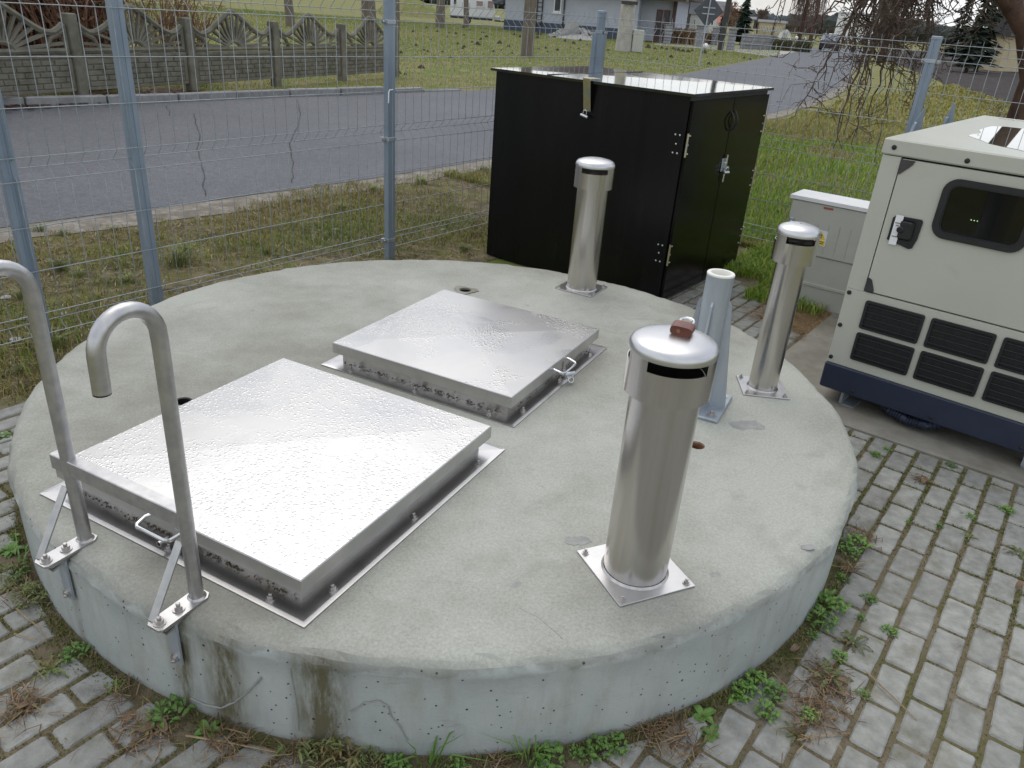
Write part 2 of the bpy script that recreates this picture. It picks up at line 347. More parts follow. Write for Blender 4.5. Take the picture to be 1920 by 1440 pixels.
m_bl_dry = mat_blade('verge_grass', [(0,(.11,.19,.03)),(.22,(.21,.24,.045)),(.5,(.23,.21,.055)),(.72,(.28,.23,.09)),(.86,(.32,.26,.13)),(1,(.15,.10,.05))])
m_bl_green = mat_blade('lush_grass', [(0,(.12,.23,.025)),(.45,(.22,.36,.045)),(.75,(.34,.40,.085)),(1,(.42,.35,.15))])
m_bl_mead = mat_blade('meadow_grass', [(0,(.11,.18,.03)),(.45,(.19,.23,.05)),(.75,(.28,.27,.09)),(1,(.36,.30,.15))])
m_bl_yel = mat_blade('dry_bank_grass', [(0,(.18,.24,.045)),(.4,(.30,.28,.085)),(.75,(.40,.33,.14)),(1,(.42,.32,.17))])
m_moss = mat_blade('joint_moss', [(0,(.08,.14,.025)),(.4,(.14,.155,.04)),(.75,(.19,.155,.065)),(1,(.27,.22,.13))])
m_weed = M('weed_leaf', (.08,.18,.028), (.14,.25,.045), 30, .5, 0, .2, 60, rv=.25)
m_weedd = M('weed_leaf_dull', (.10,.145,.04), (.16,.18,.06), 30, .6, 0, .2, 60, rv=.2, dirt=(.16,.09,.04), dsc=12, dlo=.5, dhi=.65)

# ------------------------------------------------------------------ ground, road, paving
def sheet(name, poly, z, mat, kind='structure'):
    b = MB(); b.add([(x,y,z) for x,y in poly], [tuple(range(len(poly)))]); return tag(b.build(name, mat), kind=kind)
gb = MB(); n = 96
rad = [0, 3, 6, 12, 25, 50, 100, 200, 450, 900, 1800]
vs = [(0,0,0)]; fs = []
for k, r_ in enumerate(rad[1:]):
    for i in range(n):
        a = 2*math.pi*i/n; vs.append((r_*math.cos(a), r_*math.sin(a), 0))
for i in range(n): fs.append((0, 1+i, 1+(i+1)%n))
for k in range(len(rad)-2):
    for i in range(n): fs.append((1+k*n+i, 1+(k+1)*n+i, 1+(k+1)*n+(i+1)%n, 1+k*n+(i+1)%n))
gb.add(vs, fs); ground = tag(gb.build('ground', m_meadow), kind='structure')
NEAR = [(-9.0,-1.6),(-6.2,1.85),(-3.56,5.04),(-2.83,5.86),(-2.1,6.75),(-1.29,7.85),(-.476,9.12),(1.9,12.45),(4.54,16.12),(6.08,19.03),(8.41,23.72),(10.85,29.43),(16.76,44.5),(24.5,63.3),(43.6,114.4)]
FAR = [(-14,1.6),(-9.8,6.4),(-6.77,10.09),(-6.38,10.6),(-5.66,11.28),(-5.1,12.02),(-4.36,13.2),(-3.39,14.28),(-2.28,15.74),(-.957,17.25),(4.87,27.62),(8.22,36.2),(15.36,54.1),(20.9,68.4),(34.1,102.3),(39,116)]
def resample(pts, n):
    p = np.array(pts, float); s = np.r_[0, np.cumsum(np.hypot(*np.diff(p, axis=0).T))]; q = np.linspace(0, s[-1], n)
    return np.stack([np.interp(q, s, p[:,0]), np.interp(q, s, p[:,1])], 1)
def smooth(a, k=9):
    o = a.copy()
    for _ in range(2):
        pad = np.pad(o, ((k,k),(0,0)), mode='reflect', reflect_type='odd'); o = np.stack([np.convolve(pad[:,i], np.ones(2*k+1)/(2*k+1), 'valid') for i in (0,1)], 1)
    return o
def ribbon(name, A, Bp, z, mat):
    b = MB(); k = len(A); b.add([(x,y,z) for x,y in A]+[(x,y,z) for x,y in Bp], [(i, i+1, k+i+1, k+i) for i in range(k-1)])
    return tag(b.build(name, mat), kind='structure')
na = smooth(resample(NEAR, 400), 4); fa = smooth(resample(FAR, 400), 4)
rag = np.convolve(rng.normal(0, 1, 460), np.ones(7)/7, 'same')[:400]*.07
road = ribbon('road', fa, na+rag[:,None]*np.array([.8,-.6]), .012, m_asph)
rag2 = np.convolve(rng.normal(0, 1, 460), np.ones(5)/5, 'same')[:400]*.16
wdt = (.42+rag2)*np.clip(1.2-np.linspace(0,2.0,400), .5, 1)
ribbon('roadside_sand', na+np.array([-.2,.15]), na+wdt[:,None]*np.array([.815,-.58]), .008, m_sand)
def offs(t): return tuple(Y(*t)[:2])
sheet('verge_soil', [offs(p) for p in [(-2.5,-5.9),(16,-5.9),(16,-1.5),(9,1.5),(6.0,3.5),(5.0,3.5),(5.0,-3.2),(-2.5,-3.2)]], .004, m_verge)
# transverse cracks across the road
for pts in ([(366,215),(370,240),(376,262),(372,278),(375,300),(383,330),(384,355),(386,375)], [(558,190),(562,212),(560,235),(552,256),(545,272),(547,300),(549,330),(548,350)], [(1010-700,200),(318,212),(316,222)]):
    P = [G(x+random.uniform(-1.5,1.5), y) for x, y in pts]; b = MB()
    fine = []
    for i in range(len(P)-1):
        for k in range(4):
            q = P[i].lerp(P[i+1], k/4); fine.append((q.x+random.uniform(-.012,.012), q.y+random.uniform(-.01,.01)))
    vs = []; fs = []
    for i, (x, y) in enumerate(fine):
        wd = random.uniform(.002,.0065); vs += [(x-wd,y,.016),(x+wd,y,.016)]
        if i: fs.append((2*i-2, 2*i-1, 2*i+1, 2*i))
    b.add(vs, fs).build('crack', m_crack, road)
# kerb along the far side, stone by stone
kerb = empty('kerb'); tag(kerb, kind='structure')
kl = resample(FAR[1:10], 400); s = 0; last = kl[0]; acc = [kl[0]]
for p in kl[1:]:
    if np.hypot(*(p-last)) >= 1.0: acc.append(p); last = p
km = MB().box(-.495,.495,-.07,.07,-.1,.125,.012).mesh('kerbstone'); km.materials.append(m_kerb)
for i in range(len(acc)-1):
    a, b_ = acc[i], acc[i+1]; o = bpy.data.objects.new('kerbstone', km); col.objects.link(o); o.parent = kerb
    sink = 0 if i < len(acc)-3 else (i-len(acc)+4)*.04
    o.location = ((a[0]+b_[0])/2-.06, (a[1]+b_[1])/2+.05, random.uniform(-.006,.004)-sink); o.rotation_euler = (0,0,math.atan2(b_[1]-a[1], b_[0]-a[0])+random.uniform(-.008,.008))
sheet('driveway', [tuple(G(x,y)[:2]) for x,y in [(1225,84),(1250,86),(1300,90),(1380,97),(1440,106),(1480,101),(1500,96),(1470,96),(1400,88),(1300,81),(1240,77)]], .008, m_drive)
sheet('ploughed_field', [tuple(G(x,y)[:2]) for x,y in [(1885,240),(1838,196),(1795,172),(1760,152),(1700,128),(1650,107),(1640,98),(1680,94),(1760,97),(1850,102),(1990,112),(2300,135)]]+[(32,18),(14,12)], .008, m_field)
# paving
PITCHU, PITCHV, V0, U0 = .1765, .0925, .033, 1.72
base = MB(); pv = tag(sheet('paving', [offs(p) for p in [(-1.2,-3.3),(1.08,-3.3),(1.15,-2.6),(3.6,-2.2),(4.19,-1.95),(5.28,-1.95),(5.2,-1.2),(4.7,-1.0),(3.5,-.9),(3.42,1.9),(-1.2,1.9)]], .0115, m_jointsoil))
PTOP, PBOT = .0165, -.02
cx_u, cx_v = uv((CX, CY))
def clip(poly, nx, ny, d):
    outp = []
    for i in range(len(poly)):
        a, b_ = poly[i], poly[(i+1)%len(poly)]; da = a[0]*nx+a[1]*ny-d; db = b_[0]*nx+b_[1]*ny-d
        if da >= 0: outp.append(a)
        if (da >= 0) != (db >= 0): t_ = da/(da-db); outp.append((a[0]+(b_[0]-a[0])*t_, a[1]+(b_[1]-a[1])*t_))
    return outp
def inset(poly, d):
    cxp = sum(p[0] for p in poly)/len(poly); cyp = sum(p[1] for p in poly)/len(poly); r_ = []
    for x, y in poly:
        L = math.hypot(x-cxp, y-cyp); f = max(0, 1-d*1.3/L) if L > 0 else 1; r_.append((cxp+(x-cxp)*f, cyp+(y-cyp)*f))
    return r_
def paver_geo(poly):
    n_ = len(poly); c1 = inset(poly, .0045)
    vs = [(x,y,PBOT) for x,y in poly]+[(x,y,PTOP-.0045) for x,y in poly]+[(x,y,PTOP) for x,y in c1]
    fs = [tuple(range(2*n_,3*n_))]+[(k*n_+i, k*n_+(i+1)%n_, k*n_+n_+(i+1)%n_, k*n_+n_+i) for k in (0,1) for i in range(n_)]
    return vs, fs
HU, HV = PITCHU/2-.0055, PITCHV/2-.0068
full = []
for k_ in range(8):                            # eight slightly different stones with worn corners
    j = lambda s_: random.uniform(-s_, s_)
    cpoly = []
    for sx, sy in ((-1,-1),(1,-1),(1,1),(-1,1)):
        x, y = sx*(HV+j(.0012)), sy*(HU+j(.0015)); c_ = .004+abs(j(.004))
        pts = [(x-sx*c_, y), (x, y-sy*c_)]; cpoly += pts if sx*sy < 0 else pts[::-1]
    rough_ = []
    for a_ in range(len(cpoly)):
        p_, q_ = cpoly[a_], cpoly[(a_+1)%len(cpoly)]; L_ = math.hypot(q_[0]-p_[0], q_[1]-p_[1]); rough_.append(p_); ks = int(L_/.022)
        for t_ in range(1, ks): f_ = t_/ks; rough_.append((p_[0]+(q_[0]-p_[0])*f_+j(.0011), p_[1]+(q_[1]-p_[1])*f_+j(.0011)))
    cpoly = rough_
    b = MB(); b.add(*paver_geo(cpoly)); me = b.mesh('paver'); me.materials.append(m_paver); full.append((me, cpoly))
cand = []
for ci in range(-37, 21):
    v_ = V0+(ci+.5)*PITCHV
    for ri in range(-18, 24):
        u_ = U0+(ri+(.5 if ci % 2 else 0)+.5)*PITCHU
        if u_ < -1.1 or u_ > 5.2 or v_ < -3.25 or v_ > 1.85: continue
        if v_ < -2.2 and u_ > 1.05: continue
        padcut = None
        if v_ > -1.1 and u_ > 3.372+HU*.6: continue
        if v_ > -1.1 and u_+HU > 3.372: padcut = (0, -1, -(3.372-u_))
        if u_ > 4.15 and v_ < -1.98: continue
        if u_ > 4.84 and v_ > -1.6: continue
        if u_ > 5.05: continue
        du, dv = u_-cx_u, v_-cx_v; d = math.hypot(du, dv)
        if d < SR+.02: continue
        pos = Y(u_, v_); clipd = None
        if d < SR+.125:
            nx, ny = dv/d, du/d; lim = (SR+.018+random.uniform(0,.02))-d
            clipd = (nx, ny, lim)
            if lim > .03: continue
        if padcut: clipd = padcut
        vv = pos-Vector((0,0,CAM_H)); dep = vv.dot(fw); vis = False
        if dep > .2:
            X = 960+FPX*vv.dot(rt)/dep; Yp = 720-FPX*vv.dot(up)/dep; vis = -40 < X < 1960 and -40 < Yp < 1480
            vis = vis and not (260 < X < 1380 and 500 < Yp < 1290) and not (X > 1560 and Yp < 780)
        cand.append((0 if vis else 1, vv.length, pos, u_, v_, clipd))
cand.sort(key=lambda t_: (t_[0], t_[1]))
rest = MB()
for i, (hid, dd, pos, u_, v_, clipd) in enumerate(cand):
    me, cp = random.choice(full); rz_ = YZ+random.uniform(-.012,.012); lz = random.uniform(-.002,.0022)
    if clipd:
        poly = clip(cp, *clipd)
        if len(poly) < 3: continue
        area = abs(sum(poly[a][0]*poly[(a+1)%len(poly)][1]-poly[(a+1)%len(poly)][0]*poly[a][1] for a in range(len(poly))))/2
        if area < .0012: continue
    if i < 300 and not hid:
        if clipd:
            b = MB(); b.add(*paver_geo(poly)); mm = b.mesh('paver'); mm.materials.append(m_paver)
        else: mm = me
        o = bpy.data.objects.new('paver', mm); col.objects.link(o); o.parent = pv; o.location = (pos.x, pos.y, lz); o.rotation_euler = (random.uniform(-.012,.012), random.uniform(-.015,.015), rz_)
    else:
        g_ = paver_geo(poly if clipd else cp); rest.add(g_[0], g_[1], T(pos.x, pos.y, lz, rz=rz_))
tag(rest.build('farther_pavers', m_paver, pv), kind='stuff')
pad = MB().box(-1.06, 1.9, 3.38, 5.5, -.1, .028, .008, T(rz=YZ)); tag(pad.build('generator_pad', m_pad), kind='structure')

# ------------------------------------------------------------------ round concrete tank cover
tank = empty('tank_cover', (CX, CY, 0), 0, 'low round grey concrete tank cover carrying two steel hatches', 'tank cover')
ns = 240; vs = []; fs = []
prof = [(.5,ST),(1.0,ST),(1.3,ST),(1.425,ST),(1.458,ST-.001),(1.472,ST-.006),(1.486,ST-.016),(1.494,ST-.030),(1.4925,ST-.043),(1.486,ST-.058),(1.486,ST-.11),(1.486,ST-.18),(1.486,ST-.25),(1.486,-.05)]
lipn = np.zeros(ns)
for k_ in range(1, 40): lipn += rng.normal(0, 1/k_**.7)*np.sin(k_*np.arange(ns)*2*math.pi/ns+rng.uniform(0,7))
lipn /= lipn.std()
vs.append((0,0,ST))
for j_, (r_, z) in enumerate(prof):
    for i in range(ns):
        a = 2*math.pi*i/ns; k_ = 1.5 if 4 <= j_ <= 8 else (.2 if j_ > 8 else 0)
        rr = r_+k_*(lipn[i]*.0028+random.uniform(-.0022,.0022)); zz = z+(lipn[(i*3+j_*7)%ns]*.0016+random.uniform(-.0026,.0026) if 4 <= j_ <= 8 else 0)
        vs.append((rr*math.cos(a), rr*math.sin(a), zz))
for i in range(ns): fs.append((0, 1+i, 1+(i+1)%ns))
for j_ in range(len(prof)-1):
    for i in range(ns): fs.append((1+j_*ns+i, 1+(j_+1)*ns+i, 1+(j_+1)*ns+(i+1)%ns, 1+j_*ns+(i+1)%ns))
fs.append(tuple(1+(len(prof)-1)*ns+i for i in range(ns-1,-1,-1)))
sb = MB().add(vs, fs); slab = sb.build('slab', m_slab, tank, True, 50)
HOLES = [(-.272,3.679,.030),(.646,2.285,.027),(-1.129,2.318,.030)]
cut = MB()
for hx, hy, hr in HOLES: cut.cyl(hr, ST-.10, ST+.05, 24, T(hx-CX, hy-CY))
co = cut.build('cutter', None, tank); bm_ = slab.modifiers.new('b', 'BOOLEAN'); bm_.object = co; bm_.operation = 'DIFFERENCE'; bm_.solver = 'EXACT'
dg = bpy.context.evaluated_depsgraph_get(); dg.update()
me = bpy.data.meshes.new_from_object(slab.evaluated_get(dg)); slab.modifiers.clear(); slab.data = me; bpy.data.objects.remove(co)
for k_, (hx, hy, hr) in enumerate(HOLES):
    b = MB().lathe([(hr*.97,ST-.09),(hr*.98,ST-.004),(hr*.86,ST-.004),(hr*.86,ST-.09)], 20, False, T(hx-CX,hy-CY)); b.cyl(hr*.9, ST-.085, ST-.075, 16, T(hx-CX,hy-CY))
    b.build('drain_sleeve', m_rust if k_ == 1 else m_rubber, tank, True)
    if k_ == 0:
        pl = []
        for i in range(26):
            a = 2*math.pi*i/26; rr = .058+.012*math.sin(3*a+1)+random.uniform(-.005,.005); pl.append((rr*math.cos(a), rr*math.sin(a)))
        b = MB(); k2 = 26; b.add([(x,y,ST+.0035) for x,y in pl]+[(hr*1.02*math.cos(2*math.pi*i/26), hr*1.02*math.sin(2*math.pi*i/26), ST+.004) for i in range(26)], [(i,(i+1)%26,26+(i+1)%26,26+i) for i in range(26)], T(hx-CX,hy-CY))
        b.build('grout_patch', m_pad, tank)
# repair patches on the top
m_patch = M('mortar', (.26,.262,.255), (.34,.34,.325), 30, .9, 0, .4, 120)
for px, py, rr, mt_ in ((1400,797,.055,m_kerb),(1515,1026,.018,m_pad),(1085,1014,.03,m_white)):
    p = G(px,py,ST); pl = []
    for i in range(22):
        a = 2*math.pi*i/22; q = rr*(1+.25*math.sin(2*a+1)+random.uniform(-.15,.15)); pl.append((p.x-CX+q*math.cos(a), p.y-CY+.8*q*math.sin(a)))
    MB().prism(pl, ST-.002, ST+.0010).build('mortar_patch', m_patch, tank)
# scratch lines in the concrete's face
def scratch(pts, z=None, wd=.0025, mat=None):
    P = []
    for x, y in pts:
        if z is not None: P.append(G(x,y,z)-Vector((CX,CY,0)))
        else:
            d = (x-960)/FPX*rt-(y-720)/FPX*up+fw; o_ = Vector((0,0,CAM_H)); A_ = d.x**2+d.y**2; B_ = 2*(d.x*(-CX)+d.y*(-CY)); C_ = CX**2+CY**2-(SR-.0025)**2
            t_ = (-B_-math.sqrt(max(0,B_*B_-4*A_*C_)))/(2*A_); P.append(o_+d*t_-Vector((CX,CY,0)))
    fine = []
    for i in range(len(P)-1):
        for k in range(3): fine.append(P[i].lerp(P[i+1], k/3)+Vector((random.uniform(-.001,.001),0,random.uniform(-.0015,.0015) if z is None else 0)))
    fine.append(P[-1])
    MB().tube(fine, [wd*random.uniform(.5,1) for _ in fine], 4).build('scratch_mark', mat or m_genscr, tank)
m_genscr = M('scuff_grey', (.24,.245,.235), (.29,.29,.28), 60, .9)
scratch([(358,1309),(385,1322),(415,1327),(440,1318),(465,1297),(490,1270)], None, .0032)
scratch([(655,1335),(685,1318),(710,1313),(728,1325),(735,1345),(750,1362),(765,1388)], None, .0026)
scratch([(545,1255),(555,1310),(560,1370)], None, .0018)
scratch([(975,1141),(1010,1158),(1055,1198)], ST, .0012)

# ------------------------------------------------------------------ small hardware
def bolt_mesh():
    b = MB(); b.cyl(.0125, 0, .002, 14); b.cyl(.0085, .002, .0095, 6); b.cyl(.0045, .0095, .016, 8, c=.001); return b
bolt_me = bolt_mesh().mesh('bolt'); bolt_me.materials.append(m_bolt)
def bolt(parent, x, y, z, s=1, rot=(0,0,0), name='bolt'):
    o = bpy.data.objects.new(name, bolt_me); col.objects.link(o); o.parent = parent; o.location = (x,y,z); o.scale = (s,s,s); o.rotation_euler = (rot[0],rot[1],rot[2]+random.uniform(0,1)); return o

# ------------------------------------------------------------------ hatches
def hatch(cx_, cy_, fl, ld, lidmat, side, label):
    h = empty('access_hatch', (cx_, cy_, ST), -R(26.4), label, 'hatch')
    f, s_, c = fl/2, ld/2, ld/2-.027
    b = MB(); o_, i_ = f, c
    vs = [(sx*r_,sy*r_,z) for r_,z in ((o_,.0004),(o_,.0046),(o_-.012,.006),(i_,.007)) for sx,sy in ((-1,-1),(1,-1),(1,1),(-1,1))]
    b.add(vs, [(k*4+i, k*4+(i+1)%4, k*4+4+(i+1)%4, k*4+4+i) for k in range(3) for i in range(4)]); b.build('flange', m_steelf, h)
    b = MB()
    for r0, r1 in ((i_, i_-.004),):
        vs = [(sx*r_,sy*r_,z) for r_,z in ((r0,.0045),(r0,.072),(r1,.072),(r1,.0045)) for sx,sy in ((-1,-1),(1,-1),(1,1),(-1,1))]
        b.add(vs, [(k*4+i, k*4+(i+1)%4, k*4+4+(i+1)%4, k*4+4+i) for k in range(3) for i in range(4)])
    b.build('curb', m_steelc, h)
    b = MB(); e = .0025
    rings = [(s_,.052),(s_,.0925),(s_-e,.095)]
    vs = [(sx*r_,sy*r_,z) for r_,z in rings for sx,sy in ((-1,-1),(1,-1),(1,1),(-1,1))]+[(0,0,.1025)]
    fs = [(k*4+i, k*4+(i+1)%4, k*4+4+(i+1)%4, k*4+4+i) for k in range(2) for i in range(4)]+[(8+i, 8+(i+1)%4, 12) for i in range(4)]
    k0 = len(vs); vs += [(sx*(s_-.003),sy*(s_-.003),.052) for sx,sy in ((-1,-1),(1,-1),(1,1),(-1,1))]+[(sx*(s_-.003),sy*(s_-.003),.085) for sx,sy in ((-1,-1),(1,-1),(1,1),(-1,1))]
    fs += [((i+1)%4, i, k0+i, k0+(i+1)%4) for i in range(4)]+[(k0+(i+1)%4, k0+i, k0+4+i, k0+4+(i+1)%4) for i in range(4)]+[(k0+7,k0+6,k0+5,k0+4)]
    b.add(vs, fs); lo = b.build('lid', lidmat, h); lo.data.materials.append(m_steelf)
    for pf in lo.data.polygons: pf.material_index = 0 if pf.normal.z > .8 else 1
    mid = (f+c)/2+.004
    for t_ in (-.72, 0, .72):
        for x, y in ((t_*f, -mid), (t_*f, mid), (mid, t_*f), (-mid, t_*f)): bolt(h, x+random.uniform(-.006,.006), y+random.uniform(-.003,.003), .0062, 1.0)
    # wire pull handle on the side wall of the lid, lock tab and pin tube below
    Mx = T(rz=0) if side == 'front' else T(rz=R(90))
    p = [(-.062,-s_+.002,.078),(-.066,-s_-.012,.077),(-.062,-s_-.040,.072),(-.052,-s_-.047,.071),(.045,-s_-.047,.071),(.056,-s_-.040,.072),(.062,-s_-.012,.077),(.062,-s_+.002,.078)]
    pts = []
    for i in range(len(p)-1):
        for k in range(2): pts.append(Vector(p[i]).lerp(Vector(p[i+1]), k/2))
    pts.append(Vector(p[-1])); MB().tube(pts, .0048, 8, True, Mx).build('pull_handle', m_chrome, h, True)
    b = MB(); b.box(.030,.052,-s_-.004,-s_-.001,.020,.075,0,Mx); b.lathe([(.008,0),(.008,.03),(.0055,.03),(.0055,0)], 12, False, Mx @ T(.002,-s_-.004,.033,rx=R(90))); b.lathe([(.011,0),(.011,.004),(.004,.004),(.004,0)], 12, False, Mx @ T(.041,-s_-.004,.030,rx=R(90)))
    b.build('lock_tab', m_steelf, h)
    # windblown bits lying against the curb
    b = MB()
    for i in range(170):
        t_ = random.uniform(-.95,.95)*c; yy = -c-abs(random.gauss(0,.010))-.002; a = random.uniform(0,6.28); L = random.uniform(.004,.016)
        zz = .0095+random.uniform(0,.004); MM = Mx if random.random() < .35 else T()
        if random.random() < .07: zz = random.uniform(.012,.030); yy = -c-.0012
        dx, dz = math.cos(a)*L, math.sin(a)*L*.5
        if zz > .0135: b.add([(t_,yy,zz),(t_+dx,yy-.002,zz+dz),(t_+dx*.5+.002,yy-.003,zz+dz+.003)], [(0,1,2)], MM)
        else: b.add([(t_,yy,zz),(t_+dx,yy+dz,zz+.002),(t_+dx*.4,yy+dz+.004,zz+.006)], [(0,1,2)], MM)
    tag(b.build('leaf_litter', m_litter, h), kind='stuff')
    return h
m_steelc = M('stainless_curb', (.46,.44,.41), (.55,.53,.5), 7, .36, 1, .04, 120, .002, rvar=.06, dirt=(.38,.34,.28), dsc=9, dlo=.50, dhi=.80)
m_litter = M('dark_litter', (.06,.045,.03), (.13,.10,.065), 40, .9)
h1 = hatch(-.642, 1.942, .95, .876, m_lid1, 'front', 'larger square stainless hatch beside the ladder rails, lid beaded with rain')
h2 = hatch(-.174, 2.878, .853, .787, m_lid2, 'right', 'smaller square stainless hatch in the middle of the slab, padlocked handle')

def padlock(name, loc, rz, label, body=(.042,.016,.030), bodymat=None, tilt=(0,0,0), shackle=.02, bar=False, open_=False, ext=0):
    o = empty(name, loc, rz, label, 'padlock'); o.rotation_euler = (tilt[0], tilt[1], rz)
    bx, by, bz = body; mt_ = bodymat or m_zincw
    if bar: MB().cyl(bz/2, -bx/2, bx/2, 14, T(ry=R(90)), c=.002).build('lock_body', mt_, o, True)
    else:
        poly = []
        for i in range(20):
            a = 2*math.pi*i/20; ex = .55
            poly.append((math.copysign(abs(math.cos(a))**ex, math.cos(a))*bx/2, math.copysign(abs(math.sin(a))**ex, math.sin(a))*by/2))
        MB().prism(poly, -bz/2+.001, bz/2-.001).build('lock_body', mt_, o, True, 50)
        MB().cyl(.0045, 0, .0012, 12, T(-.006,0,-bz/2-.0002)).build('keyway', m_rust, o)
    pts = [(-shackle/2,0,bz/2-.004)]; hh = bz/2+.016+ext
    for i in range(9): a = math.pi-math.pi*i/8; pts.append((shackle/2*math.cos(a), 0, hh+shackle/2*math.sin(a)))
    pts.append((shackle/2,0,bz/2-(-.006 if open_ else .004)))
    MB().tube(pts, .0034, 8).build('shackle', m_chrome, o, True)
    return o
def Lh(h, x, y, z): return h.matrix_basis @ Vector((x,y,z)) if False else Matrix.Translation(h.location) @ Matrix.Rotation(h.rotation_euler[2],4,'Z') @ Vector((x,y,z))
pl = Lh(h2, .787/2+.040, .012, .040)
padlock('padlock', pl, -R(26.4)+R(60), 'small bar padlock hanging from the handle of the middle hatch', (.046,.016,.016), m_zincw, (R(150),0,0), .022, True)

# ------------------------------------------------------------------ vent pipes
def vent(cx_, cy_, az_, plate, r_, rc, slot_az, label):
    o = empty('vent_pipe', (cx_, cy_, ST), -R(az_), label, 'vent pipe', 'capped vent pipes on the slab')
    h = plate/2; MB().box(-h,h,-h,h,.0005,.0055,.001).build('base_plate', m_steelf, o)
    MB().lathe([(r_+.006,.0055),(r_+.0012,.011),(r_+.0012,.012)], 48, False).build('weld_bead', m_bolt, o, True)
    MB().lathe([(r_,.005),(r_,.575),(r_-.003,.575),(r_-.003,.005)], 64, False).build('tube', m_steel, o, True)
    cap = empty('vent_cap'); cap.parent = o
    b = MB().lathe([(rc,.527),(rc,.603),(rc-.0025,.603),(rc-.0025,.527),(rc,.527)], 64, False); b.build('skirt', m_steel, cap, True)
    aa = R(90)+R(az_)-R(slot_az)                       # local angle of the slot facing slot_az
    for k in range(3):
        a0 = aa+R(41)+k*R(120); a1 = a0+R(38)
        b = MB().lathe([(rc,.603),(rc,.632),(rc-.0025,.632),(rc-.0025,.603)], 8, False, None, a0, a1); b.build('skirt_post', m_steel, cap, True)
    pr = [(rc-.0025,.628),(rc+.0005,.628),(rc+.0008,.638),(rc-.003,.648),(rc-.010,.6545),(rc-.022,.659),(rc*.55,.664),(rc*.25,.6665),(.004,.667)]
    b = MB().lathe(pr, 64, False); b.lathe([(rc-.003,.629),(.004,.634)], 48, False); b.build('dome', m_dome, cap, True)
    MB().lathe([(rc-.004,.533),(r_,.540)], 48, False).build('cap_floor', m_black, cap)
    d = h-.017
    for sx in (-1,1):
        for sy in (-1,1): bolt(o, sx*d, sy*d, .0056, .85)
    return o
m_dome = M('stainless_dome', (.55,.55,.56), (.64,.64,.64), 9, .34, 1, .03, 160, .002, rvar=.05)
vent(.357, 1.604, 64.4, .225, .0825, .1005, 180, 'thick stainless vent pipe nearest the camera with a brown padlock on its cap')
vent(1.0, 2.79, 4, .180, .0555, .077, 186, 'slim stainless vent pipe at the right of the slab beside the generator')
vent(.325, 3.86, 29, .21, .077, .096, 184, 'stainless vent pipe at the back of the slab against the black cabinet')
bp = Vector((.357, 1.604, ST+.667+.011)); 
k = padlock('padlock', (.372, 1.612, ST+.6775), R(-22), 'brown padlock lying on the cap of the nearest vent pipe', (.050,.022,.038), m_brass, (R(-87), R(2), R(0)), .030, False, True, .014)

# ------------------------------------------------------------------ davit socket
dv = empty('davit_socket', (.70, 2.607, ST), -R(25.5), 'galvanised davit socket with welded fins and white liner behind the nearest vent', 'davit socket')
MB().box(-.112,.112,-.122,.122,.0005,.013,.003).build('base_plate', m_galv, dv)
MB().lathe([(.0475,.012),(.0475,.508),(.044,.508),(.044,.012)], 40, False).build('tube', m_galv, dv, True)
MB().lathe([(.044,.40),(.044,.508),(.0485,.5085),(.0485,.5135),(.046,.516),(.036,.516),(.034,.513),(.034,.40)], 40, False).build('liner', m_liner, dv, True)
for k_ in range(4):
    a = R(90*k_); w_ = .108 if k_ % 2 == 0 else .116
    b = MB(); poly = [(.046,.013),(w_,.013),(w_,.026),(.059,.405),(.046,.42)]
    b.prism(poly, -.004, .004, T(rz=a) @ T(rx=R(90))); b.build('fin', m_galv, dv)
    MB().tube([(.0485,.0055,.05),(.0485,.0055,.38)], .003, 6, True, T(rz=a)).build('weld_bead', m_galv, dv, True)
for sx in (-1,1):
    for sy in (-1,1): bolt(dv, sx*.080, sy*.092, .0132, 1.35)

